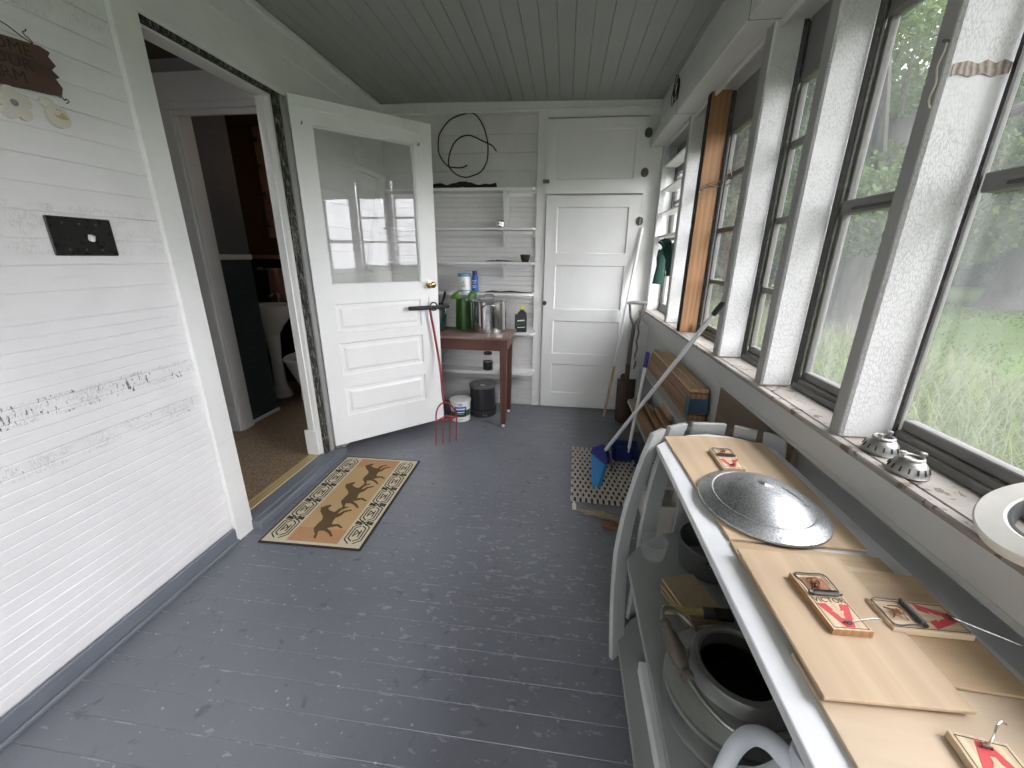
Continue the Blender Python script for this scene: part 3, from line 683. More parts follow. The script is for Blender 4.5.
# ------------------------------------------------------------------ shelves on the far wall
SH=[(2.005,.175,'topmost white wall shelf on the far wall, under the wire ring',.024),
    (1.690,.165,'second white wall shelf from the top, holding a small tin',.02),
    (1.402,.165,'third white wall shelf from the top, holding a dark bowl',.022),
    (1.130,.170,'fourth white wall shelf from the top, holding a white tub and blue bottle',.024),
    (.770,.165,'fifth white wall shelf from the top, level with the brown table',.026),
    (.385,.170,'lowest white wall shelf, under the brown table with a jar on it',.03)]
def round_end(x0,x1,y0,y1,r=.05):
    return [(x0,y1),(x0,y0)]+[(x1-r+r*math.sin(a),y0+r-r*math.cos(a)) for a in [PI/2*i/8 for i in range(9)]]+[(x1,y1)]
for i,(z,d,lab,t) in enumerate(SH):
    r=root('wall_shelf',lab,'shelf',(-.95,YF,z),0,'white shelves on the far wall')
    mb=MB(); mb.prism(round_end(-1.64,-.272 if i<4 else -.25,YF-d,YF+.004,.03 if i<3 else .06),z-t,z); o=mb.build('board',M['shelf_paint'],r,True)
    bv=o.modifiers.new('edge','BEVEL'); bv.width=.004; bv.segments=2
    mb=MB(); mb.cbox(-1.64,-.30,YF-.02,YF-.0005,z-t-.03,z-t,.002); mb.build('cleat',M['shelf_paint'],r,True)
    if i==0:
        mb=MB(); mb.prism([(-.02,0),(-.02,-.31),(-.05,-.30),(-.075,-.24),(-.09,-.14),(-.12,-.06),(-.155,-.02),(-.155,0)],-.018,.018,0,T(-.535,YF,z-t)@Matrix(((0,0,1,0),(1,0,0,0),(0,1,0,0),(0,0,0,1)))); mb.build('bracket',M['shelf_paint'],r,True)
    if i in (1,2):
        mb=MB(); mb.prism([(-.003,0),(-.003,-.135),(-.012,-.135),(-.10,-.02),(-.12,0)],-.008,.008,0,T(-.555,YF,z-t)@Matrix(((0,0,1,0),(1,0,0,0),(0,1,0,0),(0,0,0,1)))); mb.build('bracket',M['shelf_paint'],r,True)
r=root('corner_brace','white slanting brace board in the far left corner behind the open door glass','brace',(XL+.03,3.5,1.7))
mb=MB(); mb.box(-.02,.02,-.03,.03,-.42,.42,0,RX(-.45)); mb.build('board',M['white'],r)
mb=MB(); mb.cbox(-.03,.0,-.30,.28,.38,.42,.003); mb.build('top_rail',M['white'],r)
# wire ring
r=root('wire_ring','dark coiled wire ring hanging on the far wall above the shelves','wire',(-.9,YF-.02,2.35))
w=[(-0.887,2.209),(-0.925,2.19),(-0.971,2.188),(-1.054,2.197),(-1.098,2.237),(-1.134,2.293),(-1.144,2.349),(-1.138,2.414),(-1.12,2.457),(-1.059,2.53),(-0.995,2.571),(-0.901,2.594),(-0.833,2.597),(-0.785,2.565),(-0.737,2.49),(-0.707,2.394),(-0.701,2.318),(-0.715,2.231),(-0.766,2.154),(-0.844,2.121),(-0.908,2.11),(-0.985,2.134),(-1.048,2.191),(-1.052,2.247),(-1.03,2.324),(-0.989,2.389),(-0.925,2.425),(-0.862,2.432),(-0.8,2.412),(-0.713,2.373),(-0.664,2.35),(-0.627,2.306)]
mb=MB(); n=len(w); mb.tube([(x,YF-.012-.012*i/n-.004*math.sin(i*1.7),z) for i,(x,z) in enumerate(w)],.0055,6); mb.build('coil',M['vine'],r,True)
mb=MB(); mb.tube([(-.902,YF,2.615),(-.902,YF-.03,2.612)],.004,6); mb.build('nail',M['iron'],r,True)
# things on the shelves
r=root('dead_branch','dark rough dead branch lying on the topmost wall shelf','branch',(-.9,YF-.10,2.005))
mb=MB(); pts=[];R_=[]
for i in range(26):
    t=i/25; pts.append((-1.30+.68*t,YF-.10+.012*math.sin(t*9),2.005+.022+.006*math.sin(t*13))); R_.append(.020+.006*math.sin(t*31)+(.006 if .25<t<.33 or t>.93 else 0))
mb.tube(pts,R_,9,0); mb.tube([(-.98,YF-.12,2.03),(-.93,YF-.15,2.048),(-.86,YF-.155,2.05)],[.012,.009,.006],7); mb.build('stem',M['twig'],r,True)
r=root('tin_cup','small shiny tin can on the second wall shelf','can',(-.582,YF-.10,1.690)); mb=MB()
mb.lathe([(.038,0),(.040,.003),(.038,.006),(.038,.025),(.0388,.028),(.038,.031),(.038,.055),(.040,.058),(.037,.06),(.035,.055),(.035,.01),(0,.01)],24); mb.build('body',M['steel'],r)
r=root('dark_bowl','small dark brown cup shaped bowl on the third wall shelf','bowl',(-.355,YF-.10,1.402)); mb=MB()
mb.lathe([(.028,0),(.030,.004),(.038,.02),(.044,.045),(.046,.066),(.043,.066),(.040,.045),(.03,.012),(0,.01)],28); mb.build('body',simple('dark brown glaze',(.03,.018,.012),.3),r)
mb=MB(); random.seed(3)
for k in range(46):
    x=-.70+.20*random.random(); y=YF-.05-.09*random.random(); a=random.random()*PI; l=.015+.03*random.random(); z=1.402+.004+.012*random.random()*(1-abs(x+.6)*8)
    mb.add([(x-l*math.cos(a),y-l*math.sin(a),z),(x+.006*math.sin(a),y-.006*math.cos(a),z+.006),(x+l*math.cos(a),y+l*math.sin(a),z+.003),(x-.006*math.sin(a),y+.006*math.cos(a),z+.004)],[(0,1,2,3)])
tag(mb.build('dry_leaves',M['straw'] if 0 else M['green_dark']),'small heap of dark dried leaves on the third wall shelf','leaves',kind='stuff')
r=root('white_tub','round white tub with teal lid band on the fourth wall shelf','tub',(-.915,YF-.12,1.130)); mb=MB()
mb.lathe([(.052,0),(.055,.003),(.058,.15),(.0,.15)],28,0); 
mb.lathe([(.0562,.022),(.0575,.118)],28,1,cap=False); mb.lathe([(.0545,.0),(.0558,.02)],28,2,cap=False)
for q in range(5): mb.box(-.02+.004*q,.024-.003*q,-.0585,-.0565,.05+.012*q,.055+.012*q,2)
mb.build('body',[M['white_plastic'],M['white_print'],M['cyan']],r)
mb=MB(); mb.lathe([(.060,.140),(.0615,.142),(.0615,.165),(.058,.168),(.03,.166),(.0,.166)],28,0); mb.build('lid',M['cyan'],r)
r=root('blue_spray_can','tall blue can with dark cap beside the white tub on the fourth wall shelf','spray can',(-.818,YF-.11,1.130)); mb=MB()
mb.lathe([(.029,0),(.031,.004),(.031,.135),(.028,.145),(.018,.152),(0,.152)],24); 
for q,(z,wd) in enumerate(((.04,.03),(.055,.036),(.08,.026),(.10,.034))): mb.box(-wd/2,wd/2,-.0325,-.0305,z,z+.007,1)
mb.build('body',[M['blue_can'],M['white_print']],r)
mb=MB(); mb.lathe([(.022,.148),(.022,.185),(.018,.192),(0,.192)],20); mb.build('cap',M['navy'],r)
for k,(x,y,l,a,lab) in enumerate(((-.62,.13,.10,.1,'longer dark iron tool lying on the fourth wall shelf'),(-.44,.12,.16,-.06,'slim dark rod lying at the right of the fourth wall shelf'))):
    mb=MB(); mb.tube([(-l,0,.006),(-l*.3,.006,.012),(l*.3,-.004,.008),(l,0,.006)],[.004,.008,.006,.003],7); o=mb.build('iron_tool',M['twig']); o.location=(x,YF-y,1.130); o.rotation_euler.z=a; tag(o,lab,'tool')
r=root('oil_bottle','black bottle with yellow cap and green label on the fifth wall shelf','bottle',(-.385,YF-.10,.770)); mb=MB()
mb.loft([[(x*sx,y*sy,z) for x,y in [(-.052,-.028),(.052,-.028),(.056,-.02),(.056,.02),(.052,.028),(-.052,.028),(-.056,.02),(-.056,-.02)]] for z,sx,sy in ((0,.96,.94),(.004,1,1),(.15,1,1),(.165,.96,.95))])
mb.loft([[(.01+x,y,z) for x,y in ((-w_,-d_),(w_,-d_),(w_,d_),(-w_,d_))] for z,w_,d_ in ((.163,.044,.026),(.185,.034,.02),(.200,.018,.015),(.212,.017,.014))])
mb.box(-.046,.046,-.0295,-.0278,.03,.125,1); mb.prism([(-.046,.06),(.046,.085),(.046,.10),(-.046,.075)],.0280,.0300,2,RX(PI/2)); mb.prism([(-.03,.10),(.04,.108),(.035,.118),(-.03,.112)],.0280,.0301,3,RX(PI/2)); mb.prism([(-.03,.04),(.04,.045),(.04,.052),(-.03,.047)],.0280,.0301,3,RX(PI/2))
mb.build('body',[M['black'],M['green_dark'],M['green'],M['white_print']],r)
mb=MB(); mb.lathe([(.017,.210),(.018,.214),(.018,.236),(.013,.241),(0,.241)],16,0,T(.01,0,0)); mb.build('cap',M['yellow'],r)
r=root('glass_jar','clear glass jar half full of dark liquid on the lowest wall shelf','jar',(-.702,YF-.115,.385)); mb=MB()
mb.lathe([(.046,.001),(.050,.006),(.050,.125),(.044,.143),(.037,.150),(.037,.160)],28,0,cap=False); mb.build('glass',M['clear'],r)
mb=MB(); mb.lathe([(.0455,.003),(.0475,.01),(.0475,.088),(.0,.088)],28); mb.build('liquid',simple('dark oil',(.012,.014,.010),.2),r)
mb=MB(); mb.lathe([(.039,.156),(.041,.158),(.041,.175),(.038,.178),(0,.178)],28); mb.build('lid',M['iron_rust'],r)

# brown table
tb=root('brown_table','dark red brown wooden table with a worn top below the wall shelves','table',(-.95,3.42,0))
mb=MB(); mb.cbox(-1.40,-.415,3.185,3.645,.788,.811,.006); o=mb.build('table_top',[M['table_top']],tb,True)
mb=MB(); mb.cbox(-1.37,-.445,3.205,3.225,.693,.788,.003); mb.cbox(-1.37,-.445,3.60,3.62,.693,.788,.003); mb.cbox(-.465,-.445,3.225,3.60,.693,.788,.003); mb.cbox(-1.37,-1.35,3.225,3.60,.693,.788,.003); mb.build('apron',M['apron_wood'],tb,True)
for x in (-.478,-1.337):
    for y in (3.232,3.592):
        mb=MB(); q=lambda s,z:[(x-s,y-s,z),(x+s,y-s,z),(x+s,y+s,z),(x-s,y+s,z)]
        mb.loft([q(.029,.788),q(.029,.70),q(.024,.25),q(.020,.026)],smooth=False); lg=mb.build('leg',M['table_wood'],tb,True)
        mb=MB(); mb.lathe([(.012,0),(.014,.004),(.012,.014),(.008,.027)],12,0,T(x,y,0)); mb.build('caster',M['white_plastic'],lg,True)
# stock pot
r=root('stock_pot','large shiny stainless stock pot with lid on the brown table','pot',(-.642,3.475,.811)); mb=MB()
mb.lathe([(.146,0),(.151,.004),(.152,.012),(.152,.262),(.155,.266),(.155,.271),(.151,.271),(.149,.262),(.149,.01),(0,.008)],48); mb.build('body',M['steel'],r)
mb=MB(); mb.lathe([(.157,.268),(.158,.274),(.150,.279),(.10,.288),(.05,.293),(0,.294)],48); mb.build('lid',M['steel'],r)
mb=MB(); mb.tube([(-.045,0,.288),(-.043,0,.308),(-.03,0,.320),(.03,0,.320),(.043,0,.308),(.045,0,.288)],.0055,8); mb.build('lid_handle',M['alu_dark'],r)
for a in (-PI/2+.15,PI/2+.15):
    mb=MB(); Mx=RZ(a+PI/2)@T(0,-.152,.225); mb.tube([(-.05,0,0),(-.052,-.018,.004),(-.042,-.04,.022),(0,-.048,.030),(.042,-.04,.022),(.052,-.018,.004),(.05,0,0)],.006,8,0,Mx); mb.build('side_handle',M['alu_dark'],r)
# green watering can behind the pot
r=root('watering_can','green plastic watering can behind the stock pot on the brown table','watering can',(-.895,3.555,.811)); mb=MB()
mb.loft([[(sx*.075*math.cos(a)*(1),sx*.062*math.sin(a),z) for a in [2*PI*i/28 for i in range(28)]] for z,sx in ((0,.93),(.006,1),(.06,1.0),(.20,.93),(.25,.90),(.275,.80))]); mb.build('body',M['green'],r)
mb=MB(); mb.tube([(.045,0,.25),(.06,-.01,.30),(.085,-.015,.33),(.115,-.01,.325),(.12,0,.29),(.10,0,.262),(.06,0,.25)],.015,10); mb.build('handle',M['green_pale'],r)
mb=MB(); mb.tube([(-.02,0,.24),(-.04,0,.27),(-.06,-.01,.295)],[.028,.026,.026],12); mb.lathe([(.026,0),(.05,.02),(.052,.032),(.0,.040)],24,0,T(-.055,-.01,.285)@RY(-.5)@RX(.35)); mb.build('rose',M['green_pale'],r)
# dark green jug at the left of the table
r=root('green_enamel_jug','dark green jug holding black tool handles at the left end of the brown table','jug',(-1.118,3.42,.811)); mb=MB()
mb.lathe([(.07,0),(.075,.004),(.095,.07),(.10,.12),(.092,.18),(.078,.225),(.082,.24),(.078,.24),(.074,.225),(.088,.17),(.095,.12),(.07,.01),(0,.008)],32); mb.build('body',M['green_dark'],r)
mb=MB(); mb.tube([(.07,-.05,.225),(.11,-.07,.22),(.12,-.075,.16),(.09,-.05,.09)],.009,8); mb.build('handle',M['green_dark'],r)
for i,(x,y,lx,l) in enumerate(((-.02,.01,-.05,.33),(.03,.0,.06,.345),(.005,-.03,.03,.32))):
    mb=MB(); mb.tube([(x*.5,y*.5,.02),(x+lx*.3,y,.2),(x+lx,y,l-.04),(x+lx*1.15,y,l)],[.005,.006,.012,.009],8); o=mb.build('tool_handle',M['black']); o.location=(-1.118,3.42,.811)
    tag(o,['black tool handle leaning left out of the dark green jug','black tool handle leaning right out of the dark green jug','shortest black tool handle standing in the dark green jug'][i],'tool')
# floor items under the table
r=root('black_bucket','tall black lidded bucket on the floor under the brown table','bucket',(-.722,3.52,0)); mb=MB()
mb.lathe([(.128,0),(.132,.004),(.130,.05),(.136,.056),(.136,.066),(.122,.07),(.118,.28),(.0,.28)],40); 
for x in (.03,.055): mb.cbox(x,x+.012,-.135,-.128,.02,.035,.002,1)
mb.build('body',[M['black'],M['panel_grey']],r)
mb=MB(); mb.lathe([(.122,.275),(.125,.28),(.125,.296),(.118,.300),(.08,.297),(.0,.297)],40,0); mb.cbox(-.035,.035,-.02,.02,.297,.305,.003,0); mb.box(-.01,.03,-.055,-.035,.2975,.2985,1); mb.build('lid',[simple('dusty grey lid',(.12,.12,.115),.5),M['white_print']],r)
r=root('paint_bucket','white paint pail with blue, black and green label in front of the black bucket','paint pail',(-.895,3.345,0)); mb=MB()
mb.lathe([(.083,0),(.086,.003),(.093,.185),(.097,.188),(.097,.200),(.093,.200)],36,0); mb.lathe([(.092,.19),(.088,.192),(.0,.192)],36,3,cap=False)
def wrap(a0,a1,z0,z1,mat,g=.0008):
    n=10; vs=[];fs=[]
    for i in range(n+1):
        a=a0+(a1-a0)*i/n
        for z in (z0,z1): rr=.0855+(z/.2)*.0085+g; vs.append((rr*math.cos(a),rr*math.sin(a),z))
    for i in range(n): fs.append((2*i,2*i+2,2*i+3,2*i+1))
    mb.add(vs,fs,mat)
A=-PI/2+.25
wrap(A-.62,A+.62,.055,.142,1); wrap(A-.60,A+.60,.108,.150,2,.0012); wrap(A-1.3,A-.62,.05,.10,4); wrap(A+.62,A+1.3,.055,.115,4); wrap(A-.16,A+.16,.158,.178,2,.0012)
wrap(A-.45,A+.45,.122,.134,5,.0016); wrap(A-.35,A+.4,.092,.102,5,.0016); wrap(A-.3,A+.35,.075,.083,6,.0016); wrap(A-.55,A+.6,.05,.062,4,.0016); wrap(A-.1,A+.1,.163,.171,5,.0016); wrap(A-.2,A+.2,.022,.028,3,.0012)
mb.build('pail',[M['white_plastic'],M['ink'],M['blue_can'],simple('dried grey paint',(.33,.32,.28),.6),M['green'],M['white_print'],M['cyan']],r)
mb=MB(); mb.tube([(-.098,0,.175)]+[(-.098*math.cos(PI*i/14),.02+.085*math.sin(PI*i/14)*.6,.185+.065*math.sin(PI*i/14)) for i in range(1,14)]+[(.098,0,.175)],.0025,6); mb.build('wire_handle',M['chrome'],r)

# ------------------------------------------------------------------ far right corner tools
for i,z in enumerate((2.165,1.985,1.805,1.625)):
    mb=MB(); mb.cbox(.765,.872,3.068,3.74,z-.014,z,.003); o=mb.build('window_shelf',M['white'])
    tag(o,['topmost narrow white shelf across the far window','second narrow white shelf from the top across the far window','third narrow white shelf from the top across the far window','lowest narrow white shelf across the far window, above the gloves'][i],'shelf','narrow shelves across the far window')
sp=root('garden_spade','rusty spade standing in the far right corner with a grey grip','spade',(.60,3.47,0))
mb=MB(); n=9; vs=[];fs=[]
for iz,(z,y,hw) in enumerate(((.004,-.02,.072),(.06,-.018,.078),(.2,-.01,.080),(.34,.0,.080),(.415,.012,.079))):
    for k in range(n):
        t=k/(n-1)*2-1; vs.append((t*hw,y+.022*t*t,z+(.02*t*t if iz==0 else 0)))
for i in range(4):
    for k in range(n-1): fs.append((i*n+k,i*n+k+1,(i+1)*n+k+1,(i+1)*n+k))
mb.add(vs,fs,0,None,True); o=mb.build('blade',M['iron_rust'],sp); o.modifiers.new('t','SOLIDIFY').thickness=.004
mb=MB(); mb.box(-.08,-.025,.006,.022,.410,.418); mb.box(.025,.08,.006,.022,.410,.418); mb.tube([(0,-.012,.24),(0,.012,.42),(0,.03,.55)],[.006,.020,.021],12); mb.build('socket',M['iron_rust'],sp)
mb=MB(); mb.tube([(0,.024,.50),(.015,.085,.72),(.035,.13,.88)],[.0195,.018,.018],12); mb.tube([(.035,.13,.88),(.0,.15,.95),(-.012,.18,1.06)],[.014,.012,.012],8); mb.tube([(.035,.13,.88),(.085,.15,.95),(.112,.18,1.06)],[.014,.012,.012],8); mb.build('shaft',simple('grey weathered handle',(.10,.09,.08),.6),sp)
mb=MB(); mb.tube([(-.035,.18,1.068),(.0,.18,1.072),(.10,.18,1.072),(.135,.18,1.068)],[.013,.016,.016,.013],10); mb.build('grip',simple('grey weathered grip',(.16,.15,.14),.6),sp)
r=root('long_pole','long white pole with a bare wooden lower end leaning in the far right corner','pole',(.44,3.58,0))
mb=MB(); mb.tube([(.438,3.590,.004),(.505,3.655,.49)],[.012,.012],10); mb.build('wooden_end',M['stick_wood'],r,True)
mb=MB(); mb.tube([(.505,3.655,.488),(.648,3.785,1.70)],.0125,10); mb.build('white_tube',M['white_pole'],r,True)
r=root('rusty_chain','dark twisted chain hanging in the corner behind the spade','chain',(.70,3.70,.95)); mb=MB()
for k in range(26):
    a=(k%2)*PI/2; mb.tube([T(.700+.006*math.sin(k*.9),3.735,.96-.020*k)@RZ(a+.4)@Vector((.008*math.cos(t),0,.015*math.sin(t))) for t in [2*PI*i/10 for i in range(10)]],.0028,5,closed=True)
mb.build('links',M['iron_rust'],r,True)
mb=MB(); mb.tube([(.70,YF-.015,.985),(.70,3.735,.985),(.70,3.735,.962)],.004,6); mb.build('hook',M['iron'],r,True)
# gloves on the window post
def glove(name,label,loc,rz,tilt,curl):
    r=root(name,label,'glove',loc,rz); Mx=RY(tilt)@Matrix.Scale(.70,4); mb=MB()
    rings=[]
    for z,w,d in ((-.30,.058,.020),(-.22,.056,.022),(-.14,.046,.022),(-.10,.050,.024),(-.03,.058,.022),(.0,.056,.020)):
        rings.append([(w*math.cos(a)*(1+.08*math.sin(3*a+z*40)),d*math.sin(a)*(1+.15*math.sin(2*a+z*50)),z) for a in [2*PI*i/20 for i in range(20)]])
    mb.loft(rings,0,Mx)
    for k,(x,l) in enumerate(((-.042,.065),(-.015,.08),(.014,.078),(.041,.06))):
        pts=[(x,0,-.01),(x*1.05,-.012*curl,l*.45),(x*1.1,-.05*curl,l*.8),(x*1.1,-.075*curl,l*.75)]
        mb.tube(pts,[.0145,.014,.0125,.008],8,0,Mx)
    mb.tube([(.045,0,-.10),(.075,-.015,-.06),(.085,-.03,-.015),(.08,-.04,.005)],[.016,.0145,.0125,.008],8,0,Mx)
    mb.build('knitted_hand',M['glove'],r)
    mb=MB(); mb.lathe([(.060,-.305),(.063,-.300),(.061,-.275),(.058,-.27)],20,0,Mx,sy=.4,cap=False); mb.build('cuff',M['glove'],r)
    return r
glove('work_glove','dark green work glove hanging cuff down beside the far window',(.735,3.30,1.47),.25,.05,.3)
glove('work_glove','dark green work glove with folded fingers hanging in front of the other glove',(.742,3.20,1.535),-.7,-.30,1.2)
r=root('wire_bundle','small tangled bundle of dark wires on the beam in the far right corner','wire',(.70,3.3,2.53)); mb=MB(); random.seed(11)
for k in range(5):
    c=Vector((.700-.004*k,3.30+random.uniform(-.05,.05),2.53+random.uniform(-.03,.03))); ra=random.uniform(.03,.07)
    mb.tube([c+Vector((0,ra*math.cos(t),ra*1.1*math.sin(t))) for t in [2*PI*i/14 for i in range(14)]],.003,5,closed=True)
mb.build('loops',M['vine'],r,True)
r=root('bent_wire','thin pale wire twisted around the raw pine post','wire',(.80,2.64,1.85)); mb=MB()
mb.tube([(.748,2.64,1.83),(.80,2.636,1.855),(.85,2.62,1.865),(.87,2.58,1.88),(.865,2.54,1.905),(.86,2.50,1.89),(.858,2.46,1.85),(.855,2.50,1.832),(.85,2.58,1.835),(.80,2.634,1.842),(.75,2.642,1.815)],.0032,6); mb.build('loop',M['chrome'],r,True)
r=root('twine','short tan twine hanging from a nail on the nearest post edge','cord',(.74,1.08,1.86)); mb=MB()
mb.tube([(.746,1.078,1.872),(.744,1.076,1.855),(.742,1.080,1.83),(.744,1.074,1.80),(.742,1.078,1.775),(.745,1.073,1.755)],.0018,6); mb.build('strand',M['string'],r,True)
mb=MB(); mb.tube([(.752,1.078,1.872),(.738,1.078,1.874)],.003,6); mb.build('nail',M['iron'],r,True)
mb=MB(); mb.prism([(-.044,-.014),(-.03,-.010),(-.01,-.016),(.01,-.010),(.03,-.017),(.060,-.012),(.062,.006),(.045,.012),(.030,.006),(.015,.013),(.0,.006),(-.02,.012),(-.044,.008)],0,.0025,0,T(.806,1.0685,1.822)@RX(PI/2)); o=mb.build('torn_wood_patch',wood('torn post wood',(.20,.15,.12),(.56,.50,.44),.85,1,2.)); tag(o,'torn strip of bare splintered wood across the nearest white post','splintered wood')

# low painted shelf under the windows with boards on it
ls=root('low_shelf','low grey white two tier shelf under the far windows carrying boards','shelf',(.72,2.8,0))
def rnd(x0,x1,y0,y1,r): return [(x1,y0),(x1,y1)]+[(x0+r-r*math.sin(a),y1-r+r*math.cos(a)) for a in [PI/2*i/6 for i in range(7)]]+[(x0,y0)]
mb=MB(); mb.prism(rnd(.645,.795,1.98,3.50,.04),.598,.62); mb.build('top_board',M['low_paint'],ls,True)
mb=MB(); mb.prism(rnd(.605,.795,1.98,3.40,.04),.24,.262); mb.build('lower_board',M['low_paint'],ls,True)
for y in (2.02,3.28):
    mb=MB(); mb.cbox(.66,.79,y,y+.02,0,.598,.003); mb.build('end_panel',M['stand_grey'],ls,True)
labs=['lowest brown board of the stack on the low shelf','second brown board from the bottom of the stack on the low shelf','third brown board from the bottom of the stack on the low shelf','fourth brown board from the bottom of the stack on the low shelf','fifth brown board from the bottom of the stack on the low shelf']
for k in range(5):
    y0=2.07+.006*((k*7)%3); mb=MB(); mb.cbox(.690+.004*(k%2),.782,y0,3.17-.03*k+.02*(k%2),.6205+.030*k,.6500+.030*k,.002); o=mb.build('lumber_board',M['lumber']); tag(o,labs[k],'board','brown boards stacked on the low shelf')
for k,(x0,x1,y0,y1,l) in enumerate(((.694,.735,2.10,3.05,'narrow tan board lying along the left of the board stack top'),(.738,.786,2.09,2.95,'wider tan board lying along the right of the board stack top'))):
    mb=MB(); mb.cbox(x0,x1,y0,y1,.7705,.7895+.006*k,.002); o=mb.build('lumber_board',M['lumber_pale']); tag(o,l,'board','tan boards on top of the board stack')
mb=MB()
for x0,x1,z0,z1,y0,y1 in ((.6872,.6888,.64,.745,2.066,2.13),): mb.box(x0,x1,y0,y1,z0,z1)
mb.box(.6872,.785,2.0655,2.0675,.66,.745)
tag(mb.build('blue_tape',M['blue_tape']),'blue tape wrapped around the near end of the board stack','tape')
for k,(x,l) in enumerate(((.635,'brown board leaning outermost on the lower tier of the low shelf'),(.685,'brown board in the middle of the lower tier of the low shelf'),(.735,'brown board nearest the wall on the lower tier of the low shelf'))):
    mb=MB(); mb.cbox(x-.018,x+.018,2.10+.05*k,3.2-.15*k,.2625,.345+.02*k,.002); tag(mb.build('lumber_board',M['lumber']),l,'board','boards on the lower tier of the low shelf')
mb=MB(); mb.cbox(-.012,.012,-.10,.10,0,.27,.002,0); o=mb.build('hardboard_sheet',M['ply_dark']); o.location=(.775,2.75,.2625); tag(o,'tan sheet standing between the tiers of the low shelf','sheet')
mb=MB(); mb.prism([(1.27,.31),(1.90,.31),(1.90,.90),(1.87,.945),(1.27,.955)],-.008,.008,0,T(.772,0,0)@Matrix(((0,0,1,0),(1,0,0,0),(0,1,0,0),(0,0,0,1)))); o=mb.build('plywood_offcut',M['ply_old']); o.location=(0,0,0); tag(o,'dark knotty plywood offcut leaning against the wall behind the white stand','plywood')
mb=MB(); mb.cbox(.765,.785,1.30,1.92,.0,.31,.002); o=mb.build('backing_board',M['lumber']); tag(o,'brown board on edge under the knotty plywood offcut','board')

# mat, broom, dustpan, bin
r=root('link_mat','beige rubber link mat on the floor by the blue broom','mat',(.345,2.51,.001),-.03); mb=MB()
W,Lh=.455,.735
mb.cbox(-W/2+.01,W/2-.01,-Lh/2+.012,Lh/2-.012,0,.006,.002,1); rows=15; cols=13; ph=Lh/rows; pw=W/cols
for i in range(rows):
    for j in range(cols):
        x=-W/2+pw*(j+.5+(.25 if i%2 else -.25)); y=-Lh/2+ph*(i+.5)
        mb.cbox(x-pw*.30,x+pw*.30,y-ph*.54,y+ph*.54,.003,.019,.005,0,None)
mb.build('links',[M['mat_link'],M['black_matte']],r)
br=root('broom','angled broom with light blue bristles and white pole leaning to the windows','broom',(.30,2.45,0))
h0,h1=Vector((.258,2.525,.165)),Vector((.345,2.455,.125)); b0,b1=Vector((.262,2.385,.012)),Vector((.292,2.312,.006)); th=Vector((.014,.020,0))
mb=MB(); 
rings=[]
for t in (0,.25,.5,.75,1):
    a=h0.lerp(b0,t); b=h1.lerp(b1,t); w=1+.35*t; n=9
    rings.append([a.lerp(b,k/n)+th*w+Vector((0,0,.0 if t<1 else .006*(k%2))) for k in range(n+1)]+[b.lerp(a,k/n)-th*w+Vector((0,0,.0 if t<1 else .006*(k%2))) for k in range(n+1)])
mb.loft(rings,smooth=False); mb.build('bristles',M['bristle'],br,True)
mb=MB(); up=Vector((.012,.018,.032))
mb.loft([[h0-th*1.1-(h1-h0)*.08,h1-th*1.1+(h1-h0)*.08,h1+th*1.1+(h1-h0)*.08,h0+th*1.1-(h1-h0)*.08],[h0-th*1.05+up-(h1-h0)*.05,h1-th*1.05+up+(h1-h0)*.05,h1+th*1.05+up,h0+th*1.05+up],[h0.lerp(h1,.3)-th*.8+up*2,h0.lerp(h1,.7)-th*.8+up*2,h0.lerp(h1,.7)+th*.8+up*2,h0.lerp(h1,.3)+th*.8+up*2]],smooth=False)
mb.build('block',M['blue'],br,True)
pb=h0.lerp(h1,.55)+Vector((.030,.018,.050)); pt=Vector((.733,1.955,1.262)); pd=(pt-pb).normalized()
mb=MB(); mb.tube([pb,pt-pd*.07],.0115,12); mb.build('pole',M['white_pole'],br,True)
mb=MB(); mb.tube([pt-pd*.075,pt-pd*.02,pt],[.0135,.0135,.010],12); mb.build('pole_end_cap',M['black'],br,True)
dp=root('lobby_dustpan','navy blue upright dustpan with white pole standing behind the broom','dustpan',(.48,2.70,0)); dp.rotation_euler=(0,0,0)
mb=MB(); x0,x1,y0,y1=.395,.585,2.52,2.73; t=.004
mb.box(x0,x1,y0,y1,.004,.008); mb.prism([(y0,.006),(y1,.006),(y1,.16),(y0+.09,.15)],x0,x0+t,0,Matrix(((0,0,1,0),(1,0,0,0),(0,1,0,0),(0,0,0,1)))); mb.prism([(y0,.006),(y1,.006),(y1,.16),(y0+.09,.15)],x1-t,x1,0,Matrix(((0,0,1,0),(1,0,0,0),(0,1,0,0),(0,0,0,1)))); mb.box(x0,x1,y1-t,y1,.006,.17); mb.tube([(x0,y0+.09,.15),(x0,y1,.165),(x1,y1,.165),(x1,y0+.09,.15)],.006,8)
mb.cbox(x0+.03,x1-.03,y1-.05,y1-.004,.02,.14,.01)
mb.build('pan',M['navy'],dp,True)
pb,pt=Vector((.525,2.69,.10)),Vector((.580,2.68,.85)); pd=(pt-pb).normalized()
mb=MB(); mb.tube([pb,pt-pd*.10],.0115,12); mb.build('pole',M['white_pole'],dp,True)
mb=MB(); mb.tube([pt-pd*.105,pt-pd*.01,pt],[.0145,.0145,.011],12); mb.build('pole_grip',M['blue'],dp,True)
bn=root('white_bin','white plastic bin on the floor between the mat and the white stand','bin',(.61,2.02,0)); mb=MB()
def rr(x0,x1,y0,y1,r,z,n=5):
    out=[]
    for cx,cy,a0 in ((x1-r,y0+r,-PI/2),(x1-r,y1-r,0),(x0+r,y1-r,PI/2),(x0+r,y0+r,PI)):
        out+=[(cx+r*math.cos(a0+PI/2*k/n),cy+r*math.sin(a0+PI/2*k/n),z) for k in range(n+1)]
    return out
